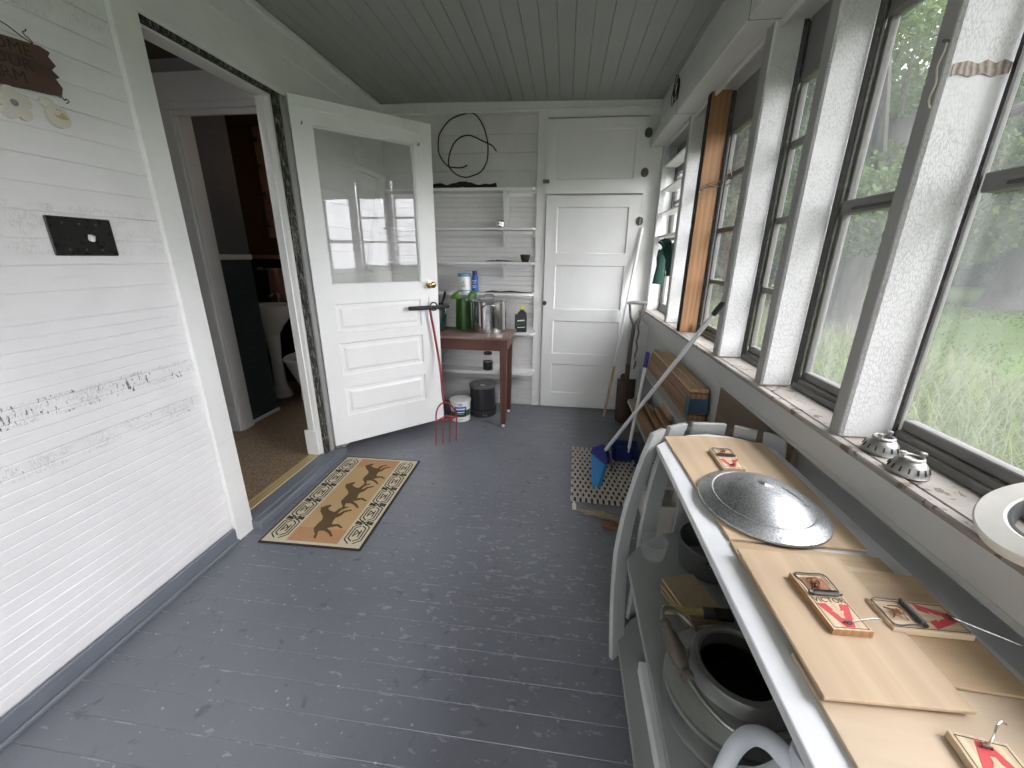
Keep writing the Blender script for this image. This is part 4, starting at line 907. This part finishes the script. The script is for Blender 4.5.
mb.loft([rr(-.095,.05,-.20,.20,.03,.0),rr(-.11,.06,-.215,.215,.035,.235),rr(-.122,.072,-.228,.228,.04,.237),rr(-.122,.072,-.228,.228,.04,.25),rr(-.105,.055,-.21,.21,.035,.25),rr(-.09,.045,-.19,.19,.03,.01)],cap=False); mb.add(rr(-.09,.045,-.19,.19,.03,.01),[tuple(range(24))]); mb.build('tub',M['cream'],bn)
r=root('wood_scrap','reddish brown scrap of wood on the floor beside the white stand','scrap',(.345,1.93,0)); mb=MB(); mb.cbox(-.07,.07,-.022,.022,.001,.024,.006,0,RZ(-.12)); mb.build('piece',M['terracotta'],r)
r=root('twig_bundle','loose bundle of pale dry straw on the floor near the link mat','straw',(.27,2.035,0)); mb=MB(); random.seed(5)
for k in range(26):
    a=-.35+random.uniform(-.2,.2); l=random.uniform(.06,.11); x=random.uniform(-.04,.05); y=random.uniform(-.02,.02)
    mb.tube([(x-l*math.cos(a),y-l*math.sin(a),.004),(x,y,.008+.012*random.random()),(x+l*math.cos(a),y+l*math.sin(a),.004)],.0016,4)
mb.build('stalks',M['straw'],r)
r=root('plastic_clip','small white plastic scrap at the near left corner of the link mat','scrap',(.128,2.105,0)); mb=MB(); mb.cbox(-.012,.012,-.035,.03,.001,.006,.002); mb.cbox(-.006,.006,-.005,.045,.004,.012,.002); mb.build('piece',M['cream'],r)
# ------------------------------------------------------------------ the slatted stand at the lower right
st=root('slatted_stand','grey white painted plant stand with upright slats round its end, below the windows','stand',(.54,.6,0))
arc=lambda pts: pts
TOPP=[(.722,-.15),(.722,1.285),(.66,1.345),(.60,1.372),(.54,1.380),(.47,1.362),(.40,1.322),(.337,1.262),(.335,-.15)]
MIDP=[(.755,-.15),(.755,1.27),(.735,1.315),(.66,1.365),(.547,1.39),(.43,1.355),(.335,1.285),(.268,1.195),(.268,-.15)]
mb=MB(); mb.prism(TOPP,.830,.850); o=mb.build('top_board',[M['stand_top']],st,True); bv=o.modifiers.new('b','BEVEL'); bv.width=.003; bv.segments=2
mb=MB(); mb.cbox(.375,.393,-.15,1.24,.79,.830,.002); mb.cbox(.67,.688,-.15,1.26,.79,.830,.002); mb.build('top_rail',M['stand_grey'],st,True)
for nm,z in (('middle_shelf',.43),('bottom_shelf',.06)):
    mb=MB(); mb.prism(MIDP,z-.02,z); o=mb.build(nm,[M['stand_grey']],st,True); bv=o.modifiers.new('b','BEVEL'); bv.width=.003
SL=[((.347,1.302),(.256,1.236),(.270,1.175),.072),((.428,1.366),(.375,1.372),(.365,1.36),.080),((.545,1.398),(.545,1.425),(.545,1.425),.118),((.660,1.373),(.685,1.395),(.685,1.395),.072),((.735,1.325),(.768,1.318),(.768,1.318),.072)]
TG=[(.72,.69),(.86,.5),(1,.05),(.88,-.47),(.70,-.71)]
def slat(tp,md,bt,w,tg,sy=1,cy=0):
    t=Vector((tg[0],tg[1]*sy,0)).normalized(); n=Vector((-t.y,t.x,0)); rings=[]
    for k in range(13):
        u=k/12
        if u<.5: s=u/.5; p=Vector((*tp,0)).lerp(Vector((*md,0)),s*(2-s)*.75+.25*s)
        else: s=(u-.5)/.5; p=Vector((*md,0)).lerp(Vector((*bt,0)),s*s)
        z=.884*(1-u)+.0*u
        p=Vector((p.x,(p.y if sy>0 else cy-p.y),z))
        rings.append([p-t*w/2-n*.009,p+t*w/2-n*.009,p+t*w/2+n*.009,p-t*w/2+n*.009])
    mb=MB(); mb.loft(rings,smooth=False); return mb
for a,tg in zip(SL,TG):
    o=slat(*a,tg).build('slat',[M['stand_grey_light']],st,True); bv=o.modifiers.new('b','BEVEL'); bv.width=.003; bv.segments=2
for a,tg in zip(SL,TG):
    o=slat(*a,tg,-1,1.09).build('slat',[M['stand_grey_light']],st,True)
# plywood pieces on top
def sheet(label,poly,z,t,mat):
    cx=sum(p[0] for p in poly)/len(poly); cy=sum(p[1] for p in poly)/len(poly)
    mb=MB(); mb.prism([(x-cx,y-cy) for x,y in poly],0,t); o=mb.build('plywood_sheet',[mat]); o.location=(cx,cy,z); bv=o.modifiers.new('b','BEVEL'); bv.width=.0008
    return tag(o,label,'plywood sheet','plywood sheets on the white stand')
Z0=.8505
sheet('cream plywood sheet under the round metal lid at the far end of the stand',[(.375,1.318),(.50,1.343),(.60,1.338),(.695,1.310),(.690,1.02),(.675,.792),(.393,.789)],Z0,.007,M['ply'])
sheet('tan strip of hardboard between the lid and the nearer plywood',[(.392,.783),(.684,.772),(.680,.60),(.392,.60)],Z0,.0055,M['ply_dark'])
sheet('cream plywood sheet at the near end, under the cut off trap',[(.386,.52),(.708,.52),(.708,-.10),(.386,-.10)],Z0,.0075,M['ply_pale'])
sheet('narrow cream plywood strip under the right edge of the tan hardboard',[(.587,.735),(.704,.722),(.704,.60),(.587,.60)],.8562,.003,M['ply_pale'])
sheet('tan hardboard sheet carrying the sideways trap with a long wire',[(.560,.712),(.707,.716),(.690,.486),(.560,.490)],.8594,.0055,M['ply_dark'])
sheet('largest cream plywood sheet, on top, carrying the lone trap left of the sideways one',[(.388,.742),(.584,.744),(.581,.450),(.387,.443)],.8651,.006,M['ply'])
ZT={ 'A':.8755,'B':.8695,'C':.862,'D':.8625 }
def trap(label,x,y,z,rz,word,bar):
    r=root('mouse_trap',label,'mouse trap',(x,y,z),rz,'wooden mouse traps on the stand')
    L,W=.122,.0625; mb=MB()
    mb.cbox(-W/2,W/2,-L/2,L/2,-.004,.007,.0006,0); mb.box(-W/2+.001,W/2-.001,-L/2+.001,L/2-.001,.0069,.0072,1)
    for a,b,c,d in ((-W/2+.004,W/2-.004,-L/2+.004,-L/2+.0052),(-W/2+.004,W/2-.004,L/2-.0052,L/2-.004),(-W/2+.004,-W/2+.0052,-L/2+.004,L/2-.004),(W/2-.0052,W/2-.004,-L/2+.004,L/2-.004)): mb.box(a,b,c,d,.0072,.0074,3)
    mb.prism([(-.026,-.009),(-.011,-.009),(.0,-.036),(.011,-.009),(.026,-.009),(.007,-.055),(-.007,-.055)],.0072,.0076,2)
    mb.prism([(-.010,-.0225),(-.003,-.024),(0,-.017),(.003,-.024),(.010,-.0225),(.004,-.031),(.003,-.038),(-.003,-.038),(-.004,-.031)],.0076,.0079,1)
    if word: mb.text('VICTOR',.0145,T(0,-.0015,.0076)@Matrix.Scale(1.0,4),3,.0002)
    mb.prism([(-.020,.016),(.020,.016),(.020,.05),(-.020,.05)],.0072,.0075,4)
    mb.build('base',[M['trap_edge'] if word else M['trap_wood'],M['trap_wood'],M['red_print'],M['ink'],M['copper'] if word else M['trap_wood']],r)
    mb=MB(); mb.tube([(-.022+.044*i/120,.010+.0042*math.cos(i*2*PI/6),.0125+.0042*math.sin(i*2*PI/6)) for i in range(121)],.0011,5); mb.tube([(-.027,.010,.0125),(.027,.010,.0125)],.0036,8); mb.build('spring',M['iron'],r)
    mb=MB(); mb.tube([(-.025,.010,.0125),(-.026,.03,.013),(-.026,.056,.0105),(0,.057,.0105),(.026,.056,.0105),(.026,.03,.013),(.025,.010,.0125)],.0013,6); mb.build('hammer_bar',M['iron'],r)
    mb=MB(); mb.cbox(-.006,.006,.026,.042,.0115,.0123,.0004); mb.tube([(-.012,.024,.008),(-.008,.030,.0145),(.0,.026,.016),(.006,.033,.0175),(.012,.041,.011)],.0011,6); mb.tube([(-.010,.046,.0095),(-.004,.041,.0155),(.003,.045,.014),(.010,.048,.0095)],.0012,6); mb.tube([(-.004,.030,.0125),(.001,.036,.017),(.005,.031,.0125)],.0014,6); mb.build('bait_pedal',M['copper'],r)
    mb=MB(); mb.tube([(-.006,-.047,.0072),(-.005,-.047,.0115),(.005,-.047,.0115),(.006,-.047,.0072)],.0012,6); mb.tube([(.003*math.cos(a),-.050+.003*math.sin(a),.0105) for a in [2*PI*i/10 for i in range(10)]],.001,5,closed=True); mb.build('staple',M['iron'],r)
    mb=MB(); mb.tube(bar,.0012,6); mb.build('lock_bar',M['chrome'],r)
    return r
trap('mouse trap with its word facing the camera, on the largest plywood sheet',.4865,.6115,ZT['A'],.045,True,[(0,-.048,.0105),(.02,-.044,.012),(.045,-.040,.0135),(.056,-.040,.0125)])
trap('mouse trap lying sideways with a long wire pointing right, on the tan hardboard',.6235,.603,ZT['B'],PI/2+.02,False,[(0,-.048,.0105),(-.01,-.07,.008),(-.028,-.105,.004),(-.04,-.128,.001)])
trap('farthest mouse trap, on the plywood beyond the round metal lid',.520,1.160,ZT['C'],-.02,False,[(0,-.048,.0105),(.012,-.03,.012),(.028,-.012,.012),(.031,.0,.010)])
trap('nearest mouse trap, cut off by the lower right corner, with its bar standing up',.546,.358,ZT['D'],PI-.12,False,[(0,-.048,.0105),(-.004,-.05,.022),(-.010,-.058,.034),(-.018,-.064,.037),(-.024,-.064,.034)])
# lid
r=root('metal_lid','large round dented grey metal lid lying on the plywood','lid',(.517,.930,.858)); mb=MB()
mb.lathe([(.146,.006),(.150,.004),(.153,.006),(.152,.010),(.140,.016),(.122,.022),(.120,.0245),(.116,.0235),(.10,.036),(.075,.050),(.045,.060),(.02,.0635),(0,.064)],64,sx=.93,sy=1.04,cap=False); o=mb.build('dome',M['lid_metal'],r); o.modifiers.new('t','SOLIDIFY').thickness=.0015
mb=MB(); mb.lathe([(.148,.0),(.150,.003),(.150,.006),(.146,.006),(.146,.0)],64,sx=.93,sy=1.04,cap=False); mb.build('rim',M['lid_metal'],r)
mb=MB(); mb.tube([(.035,-.010,.062),(.055,-.030,.055),(.068,-.050,.0475),(.066,-.056,.046),(.076,-.056,.043)],.0012,5); mb.build('scratch_wire',M['alu_dark'],r)
# middle shelf things
SZ=.430
r=root('plastic_tumbler','hazy clear plastic tumbler at the left of the middle shelf of the stand','tumbler',(.363,1.225,SZ)); mb=MB()
mb.lathe([(.036,.002),(.040,.004),(.046,.062),(.0475,.066),(.045,.066),(.0385,.008),(0,.006)],32); mb.build('cup',M['hazy'],r)
mb=MB(); random.seed(9)
for k in range(7):
    x0=.345+.012*k
    o=MB(); o.cbox(-.055,.055,-.075,.075,0,.0055,.001,0,RZ(.12*math.sin(k*2.1))@RX(.02*math.sin(k)))
    ob=o.build('brown_card',[M['card']]); ob.location=(.432+.003*math.sin(k*3),1.005+.004*math.cos(k*2),SZ+.0012+.0074*k); ob.rotation_euler.z=.32
    tag(ob,['lowest','second','third','fourth','fifth','sixth','topmost'][k]+' ribbed brown card of the stack on the middle shelf of the stand','card','brown cards stacked on the middle shelf')
r=root('round_pan','round dark grey pan behind the brown cards on the middle shelf of the stand','pan',(.54,1.20,SZ)); mb=MB()
mb.lathe([(.082,0),(.088,.004),(.10,.10),(.104,.104),(.104,.108),(.099,.108),(.085,.010),(0,.008)],40); mb.build('body',M['alu_dark'],r)
mb=MB(); mb.tube([(-.04,-.093,.085),(-.05,-.115,.09),(-.02,-.13,.092),(.02,-.13,.092),(.05,-.115,.09),(.04,-.093,.085)],.006,8); mb.build('handle',M['black'],r)
r=root('paint_brush','old brush with a yellow wooden handle lying on the brown cards','brush',(.385,.93,.492)); mb=MB()
mb.tube([(-.06,0,.0),(-.05,0,.001),(.0,.002,.002),(.03,.004,.001),(.05,.005,0)],[.009,.012,.010,.008,.010],10); mb.build('handle',M['tan_handle'],r)
mb=MB(); mb.cbox(.05,.085,-.012,.022,-.008,.008,.003); mb.build('ferrule',M['iron'],r)
mb=MB(); mb.cbox(.085,.13,-.014,.024,-.007,.007,.003); mb.build('bristles',M['vine'],r)
# grey bail handled can
cn=root('bail_can','grey metal can with wide round mouth, wire bail and wooden grip on the middle shelf','can',(.432,.715,SZ)); mb=MB()
mb.lathe([(.140,0),(.148,.004),(.150,.010),(.147,.016),(.147,.060),(.151,.064),(.151,.070),(.147,.074),(.147,.080),(.150,.083),(.150,.089),(.143,.094),(.128,.108),(.108,.122),(.104,.124),(.101,.130),(.100,.150),(.096,.158),(.086,.160),(.081,.156),(.080,.150)],64,cap=False); mb.lathe([(.080,.150),(.079,.120),(.085,.110),(.130,.085),(.140,.06),(.139,.006),(0,.004)],64,1,cap=False); mb.lathe([(.139,.0),(0,.0)],64,0,cap=False); mb.build('body',[M['galv'],M['can_inside']],cn)
mb=MB(); 
for a in (-.25,PI-.25):
    mb.cbox(-.014,.014,-.012,.010,.10,.140,.004,0,RZ(a)@T(.115,0,0)); mb.lathe([(.026,-.012),(.03,0),(.026,.012),(0,.013)],16,0,RZ(a)@T(.122,-.012,.105)@RY(PI/2))
mb.build('bail_ear',M['galv'],cn)
bail=[(.100,-.085,.125),(.118,-.06,.13),(.075,-.115,.142),(.02,-.128,.136),(-.03,-.135,.134),(-.07,-.125,.140),(-.105,-.09,.150),(-.128,-.045,.158),(-.140,-.01,.162),(-.147,.045,.168),(-.15,.085,.172),(-.135,.115,.170),(-.10,.12,.155),(-.06,.10,.13),(-.04,.112,.125)]
bail=bail[2:]
mb=MB(); mb.tube([(.09,-.075,.12),(.098,-.085,.145)]+bail,.0058,8); mb.build('bail',M['galv'],cn)
mb=MB(); g0,g1=Vector((-.124,-.056,.156)),Vector((-.149,.078,.171)); mb.tube([g0.lerp(g1,t) for t in (0,.03,.1,.16,.3,.5,.7,.84,.9,.97,1)],[.008,.013,.014,.011,.017,.0195,.017,.011,.014,.013,.008],14); mb.build('grip',M['handle_wood'],cn)
# milk jug
r=root('plastic_jug','milky white plastic jug with a hollow handle at the near end of the middle shelf','jug',(.40,.48,SZ)); mb=MB()
def sq(h,z,cx=0,cy=0,p=.35):
    out=[]
    for i in range(32):
        a=2*PI*i/32; c,s_=math.cos(a),math.sin(a); out.append((cx+h*math.copysign(abs(c)**p,c),cy+h*math.copysign(abs(s_)**p,s_),z))
    return out
mb.loft([sq(.066,0),sq(.072,.006),sq(.074,.03),sq(.074,.10),sq(.060,.125,.014,-.008,.5),sq(.046,.160,.026,-.002,.65),sq(.034,.195,.032,.006,.8),sq(.024,.215,.034,.01,1),sq(.022,.24,.034,.01,1)]); o=mb.build('body',M['milky'],r,ang=80); o.modifiers.new('s','SUBSURF').render_levels=2
mb=MB(); mb.tube([(.025,.012,.205),(-.008,.034,.228),(-.042,.034,.238),(-.074,.016,.231),(-.098,-.006,.203),(-.108,-.018,.163),(-.100,-.02,.122),(-.066,-.012,.092)],[.018,.017,.0145,.0135,.0135,.014,.015,.018],14); mb.build('handle',M['milky'],r)
mb=MB(); mb.lathe([(.0235,.215),(.0245,.217),(.0245,.232),(.022,.234),(0,.234)],24,0,T(.034,.010,.016)); mb.build('cap',M['milky'],r)
mb=MB(); mb.cbox(-.022,.022,-.24,.24,0,.05,.003,0); o=mb.build('white_plank',[M['shelf_paint']]); o.location=(.345,.83,.0605); tag(o,'short thick white plank lying on the bottom shelf of the stand','plank')
# sill things
def burner(label,x,y,s,rz):
    r=root('slotted_dome',label,'slotted metal dome',(x,y,1.0),rz,'slotted metal domes on the sill'); mb=MB()
    mb.lathe([(.046*s,0),(.047*s,.002),(.045*s,.004),(.043*s,.012),(.038*s,.023),(.031*s,.031),(.026*s,.034),(.024*s,.036),(.012*s,.033),(0,.033)],36); mb.build('dome',M['tin'],r)
    mb=MB(); mb.tube([(.024*s*math.cos(a),.024*s*math.sin(a),.037) for a in [2*PI*i/24 for i in range(24)]],.0045*s,8,closed=True); mb.build('ring',M['tin'],r)
    for k in range(14):
        a=2*PI*k/14; mb=MB(); mb.cbox(-.0015,.0015,-.0014,.0014,-.006,.006,.0005,0,RZ(a)@T(.0412*s,0,.0165)@RY(-.42)); mb.build('slot',M['black_matte'],r)
    for a in (.3,PI+.3):
        mb=MB(); mb.lathe([(.004,0),(.004,.008),(.006,.010),(.006,.015),(0,.016)],12,0,T(.024*s*math.cos(a),.024*s*math.sin(a),.036)); mb.build('knob',M['tin'],r)
burner('farther slotted metal dome on the window sill, against the near white post',.795,.99,.82,.2); burner('nearer slotted metal dome on the window sill, beside the first',.778,.885,.80,-.4)
r=root('tape_roll','large off white roll of tape lying on the window sill at the right edge','tape roll',(.792,.615,1.062)); r.rotation_euler=(0,-.52,0); mb=MB()
mb.lathe([(.062,-.010),(.098,-.010),(.101,-.007),(.101,.010),(.098,.013),(.066,.013),(.062,.010),(.062,-.010)],56,cap=False); mb.build('tape',M['cream'],r)
mb=MB(); mb.lathe([(.0575,-.012),(.0619,-.012),(.0619,.011),(.0575,.011),(.0575,-.012)],56,cap=False); mb.build('core',M['alu_dark'],r)

r=root('pale_vine','tangled pale dead vine stems hanging outside the window panes','vine',(.95,1.6,1.9)); random.seed(14)
for y,z0,z1 in ((1.92,2.08,1.62),(1.80,2.05,1.60),(1.70,2.10,1.70),(1.86,1.95,1.63),(1.33,2.10,1.93),(1.29,2.09,1.95)):
    p=[]; a=random.random()*6
    for k in range(16): t=k/15; p.append((.945+.02*math.sin(a+t*4),y+.07*math.sin(a+t*5.5)+.03*math.sin(t*13+a),z0+(z1-z0)*t))
    mb=MB(); mb.tube(p,.0022,5); mb.build('stem',M['string'],r,True)
# ------------------------------------------------------------------ outdoors
GZ=-.55
def grass_ground():
    m=NT('lawn'); v=m.co(); c=m.mix(m.ramp(m.noise(v,.35,6,.6),.35,.65),(.045,.078,.018),(.078,.118,.034)); c=m.mix(m.math('MULTIPLY',m.ramp(m.noise(v,9,4),.45,.7),.5),c,(.085,.105,.048))
    return m.bsdf(c,.9,0,m.bump(m.noise(v,14,5),.8,.05),.1)
def leafmat(name,a,b,tl=.4):
    m=NT(name); f=m.noise(m.co(),.9,5,.7); f2=m.noise(m.co(),11,2); c=m.mix(m.ramp(m.mix(.45,f,f2),.3,.7),a,b)
    d=m.n('ShaderNodeBsdfDiffuse',Color=c); t=m.n('ShaderNodeBsdfTranslucent',Color=c); x=m.n('ShaderNodeMixShader',Fac=tl); m.L(d.outputs[0],x.inputs[1]); m.L(t.outputs[0],x.inputs[2]); m.L(x.outputs[0],m.out.inputs[0]); return m.mat
mb=MB(); n=24
X=[.96+ (140-.96)*(i/n)**2 for i in range(n+1)]; Yv=[-30+170*(i/n) for i in range(n+1)]
mb.add([(x,y,GZ+.10*math.sin(x*.35)*math.cos(y*.3)*min(1,x/12)) for x in X for y in Yv],[(i*(n+1)+j,(i+1)*(n+1)+j,(i+1)*(n+1)+j+1,i*(n+1)+j+1) for i in range(n) for j in range(n)],0,None,True)
mb.add([(-60,-60,GZ-.01),(.97,-60,GZ-.01),(.97,-2.3,GZ-.01),(-60,-2.3,GZ-.01)],[(0,1,2,3)])
struct(mb.build('ground',grass_ground(),recalc=False))
mb=MB(); mb.box(-3.7,.955,YB-.13,4.3,GZ-.02,-.12); struct(mb.build('wall_foundation',M['concrete']))
random.seed(21); R=random.random
def blades(name,label,n,fn,mat):
    vs=[];fs=[]
    for i in range(n):
        x,y,h,w,bend=fn(); a=R()*2*PI; dx,dy=math.cos(a),math.sin(a); px,py=-dy*w,dx*w; o=len(vs); z=GZ-.05
        for t,k in ((0,1),(.45,.85),(.8,.5),(1,.05)):
            b=bend*t*t; cx,cy,cz=x+dx*b*h,y+dy*b*h,z+h*(t-.35*bend*t*t)
            vs+=[(cx-px*k,cy-py*k,cz),(cx+px*k,cy+py*k,cz)]
        for q in range(3): fs.append((o+2*q,o+2*q+1,o+2*q+3,o+2*q+2))
    mb=MB(); mb.v=vs; mb.f=fs; mb.m=[0]*len(fs); mb.sm=[True]*len(fs)
    return tag(mb.build(name,mat,recalc=False,ang=180),label,'grass',kind='stuff')
def near():
    h=.45+.50*R()**1.5; b=.35+.7*R(); x=1.02+b*h+4.2*R()**1.3; y=-.9+13.4*R(); return x,y,h,.004+.006*R(),b
blades('tall_grass','tall pale green meadow grass growing just outside the windows',30000,near,leafmat('meadow grass',(.040,.082,.014),(.15,.19,.06),.35))
def seedf():
    x=2.0+4.4*R(); y=-1.2+14.7*R(); return x,y,.8+.3*R(),.0035+.004*R(),.25+.4*R()
blades('seed_grass','taller pale seeding stalks standing among the meadow grass',6500,seedf,leafmat('seeding grass',(.11,.115,.07),(.165,.165,.11),.3))
def far():
    x=5+16*R()**1.4; y=-1.8+24.8*R(); return x,y,.10+.10*R(),.012+.012*R(),.5
blades('short_grass','short green lawn grass beyond the meadow grass',22000,far,leafmat('lawn grass',(.055,.092,.020),(.095,.14,.040),.3))
LEAF=[leafmat('deep green leaves',(.030,.050,.020),(.075,.11,.042)),leafmat('mid green leaves',(.040,.066,.024),(.095,.135,.052)),leafmat('grey green leaves',(.050,.070,.042),(.11,.14,.08))]
def tree(label,x,y,tr,th,blobs,n,ls,mat,lean=0.):
    r=root('broadleaf_tree',label,'tree',(x,y,GZ),0,'trees outside the windows')
    mb=MB(); P=[];Q=[]
    for k in range(13):
        t=k/12; P.append((lean*t+.06*math.sin(t*5+x),.06*math.cos(t*4+y),th*t-.1)); Q.append(tr*(1+.6*math.exp(-t*20)-.32*t))
    mb.tube(P,Q,16); tp=Vector(P[-1])
    for bx,by,bz,br_ in blobs[:6]:
        s=Vector(P[6+int(R()*5)]); e=Vector((bx,by,bz)); mb.tube([s,s.lerp(e,.5)+Vector((0,0,.25)),e],[tr*.4,tr*.24,tr*.07],8)
    mb.build('trunk',M['bark'],r)
    vs=[];fs=[]; tot=sum(b[3]**2 for b in blobs)
    for bx,by,bz,br_ in blobs:
        for k in range(int(3.4*n*br_**2/tot)):
            while 1:
                d=Vector((R()*2-1,R()*2-1,R()*2-1)); q=d.length
                if .0<q<=1: break
            d=d/q*(q**.55); c=Vector((bx,by,bz))+Vector((d.x,d.y,d.z*.72))*br_
            u=Vector((R()-.5,R()-.5,R()-.5)).normalized(); w=u.cross(Vector((R()-.5,R()-.5,R()-.5)).normalized()); 
            if w.length<.05: continue
            w.normalize(); s=ls*.62*(.6+.8*R()); o=len(vs); vs+=[c-u*s,c+w*s*.5,c+u*s,c-w*s*.5]; fs.append((o,o+1,o+2,o+3))
    mb=MB(); mb.v=[tuple(p) for p in vs]; mb.f=fs; mb.m=[0]*len(fs); mb.sm=[False]*len(fs); mb.build('foliage',mat,r,recalc=False)
    return r
def crown(w,z0,z1,k,seed):
    random.seed(seed); return [((R()*2-1)*w,(R()*2-1)*w,z0+(z1-z0)*R(),w*(.28+.25*R())) for _ in range(k)]
tree('large tree with a thick grey trunk, nearest to the windows',7.75,12.4,.46,5.5,crown(3.6,2.6,8.5,16,1)+[(-1.2,-2.0,3.0,1.3),(1.5,-1.6,3.2,1.4),(2.6,.6,2.6,1.2)],15000,.13,LEAF[1],.3)
tree('broad tree with a thick dark trunk seen through the right hand window',18.9,20.0,.66,7,crown(5.5,3.4,11,18,2)+[(-3.5,-1,3.0,1.7),(3.8,-1.5,3.4,1.8)],14000,.20,LEAF[0],.4)
tree('tree with low hanging pale branches at the right of the lawn',13.5,9.2,.22,5,crown(2.8,3.0,7.5,13,3),12000,.14,LEAF[1])
tree('grey green tree standing behind the large trunk',11.5,22,.3,6,crown(4.2,2.2,9,15,4),11000,.19,LEAF[2])
tree('dark tree seen through the middle windows',10.2,27,.35,6,crown(4.6,2.0,9.5,15,5),10000,.22,LEAF[0])
tree('tall mid green tree seen through the far windows',8.2,31,.35,7,crown(5,1.8,11,15,6),9000,.24,LEAF[1])
tree('grey green tree at the far left of the view through the windows',5.4,24,.25,5,crown(3.4,1.4,8,13,7),9000,.19,LEAF[2])
tree('dark broad tree far right beyond the lawn',27,17,.45,7,crown(6.2,2.4,11,16,8),11000,.26,LEAF[0])
tree('mid green tree far across the lawn, right of the thick dark trunk',32,31,.4,7,crown(7,2.2,11,16,9),9000,.32,LEAF[1])
tree('slender pale tree close to the right hand window',6.8,4.4,.10,4.6,crown(1.9,3.3,6.5,12,10),9000,.09,LEAF[1])
vs=[];fs=[]; random.seed(33)
for k in range(26000):
    a=-.25+1.75*R(); d=48+14*R(); c=Vector((d*math.sin(a),d*math.cos(a),GZ+.3+11*R()**1.5*(.75+.25*math.sin(a*23)))); s=.35+.45*R()
    u=Vector((R()-.5,R()-.5,R()-.5)).normalized(); w=u.cross(Vector((R()-.5,R()-.5,R()-.5)))
    if w.length<.03: continue
    w.normalize(); o=len(vs); vs+=[c-u*s,c+w*s*.6,c+u*s,c-w*s*.6]; fs.append((o,o+1,o+2,o+3))
mb=MB(); mb.v=[tuple(p) for p in vs]; mb.f=fs; mb.m=[0]*len(fs); mb.sm=[False]*len(fs)
tag(mb.build('woodland',LEAF[2],recalc=False),'hazy green belt of woodland far behind the lawn','woodland',kind='stuff')

# ------------------------------------------------------------------ sky, light, camera
def lamp(name,loc,e,col,sz):
    l=bpy.data.lights.new(name,'POINT'); l.energy=e; l.color=col; l.shadow_soft_size=sz; o=bpy.data.objects.new(name,l); o.location=loc; COL.objects.link(o)
lamp('washroom_bulb',(-2.1,3.6,2.2),.22,(1,.62,.34),.06); lamp('hall_bulb',(-2.6,1.5,2.45),.5,(1,.93,.85),.08)  # the hall point light is an added fill that brightens the hall
w=bpy.data.worlds.new('overcast'); S.world=w; w.use_nodes=True; nt=w.node_tree; nt.nodes.clear()
out=nt.nodes.new('ShaderNodeOutputWorld'); bg=nt.nodes.new('ShaderNodeBackground'); tc=nt.nodes.new('ShaderNodeTexCoord')
dot=nt.nodes.new('ShaderNodeVectorMath'); dot.operation='DOT_PRODUCT'; dot.inputs[1].default_value=Vector((.52,-.46,.72)).normalized()
mr=nt.nodes.new('ShaderNodeMapRange'); mr.interpolation_type='SMOOTHSTEP'
mr.inputs['From Min'].default_value=.30; mr.inputs['From Max'].default_value=1.0; mr.inputs['To Min'].default_value=SKY_LO; mr.inputs['To Max'].default_value=SKY_HI
nt.links.new(tc.outputs['Generated'],dot.inputs[0]); nt.links.new(dot.outputs['Value'],mr.inputs['Value']); nt.links.new(mr.outputs['Result'],bg.inputs['Strength'])
bg.inputs['Color'].default_value=(.955,.955,1,1); nt.links.new(bg.outputs[0],out.inputs[0])

cam=bpy.data.cameras.new('camera'); co=bpy.data.objects.new('camera',cam); COL.objects.link(co); S.camera=co
cam.sensor_fit='HORIZONTAL'; cam.sensor_width=36; cam.lens=396.1/1024*36; cam.clip_start=.02; cam.clip_end=500
yaw,pit,rol=-.1238,.3115,-.0101
cy,sy,cp,sp=math.cos(yaw),math.sin(yaw),math.cos(pit),math.sin(pit)
fwd=Vector((sy*cp,cy*cp,-sp)); right=Vector((cy,-sy,0)); down=-right.cross(fwd)*1.0
cr,sr=math.cos(rol),math.sin(rol)
r2=right*cr+down*sr; d2=-right*sr+down*cr
mat=Matrix((( r2.x,-d2.x,-fwd.x,0),(r2.y,-d2.y,-fwd.y,0),(r2.z,-d2.z,-fwd.z,1.45),(0,0,0,1)))
co.matrix_world=mat
S.view_settings.view_transform='Standard'; S.view_settings.look='None'; S.view_settings.gamma=1; S.view_settings.use_curve_mapping=False
S.view_settings.exposure=EXPO
S.cycles.max_bounces=12; S.cycles.diffuse_bounces=6; S.cycles.transparent_max_bounces=24; S.cycles.glossy_bounces=4; S.cycles.sample_clamp_indirect=6
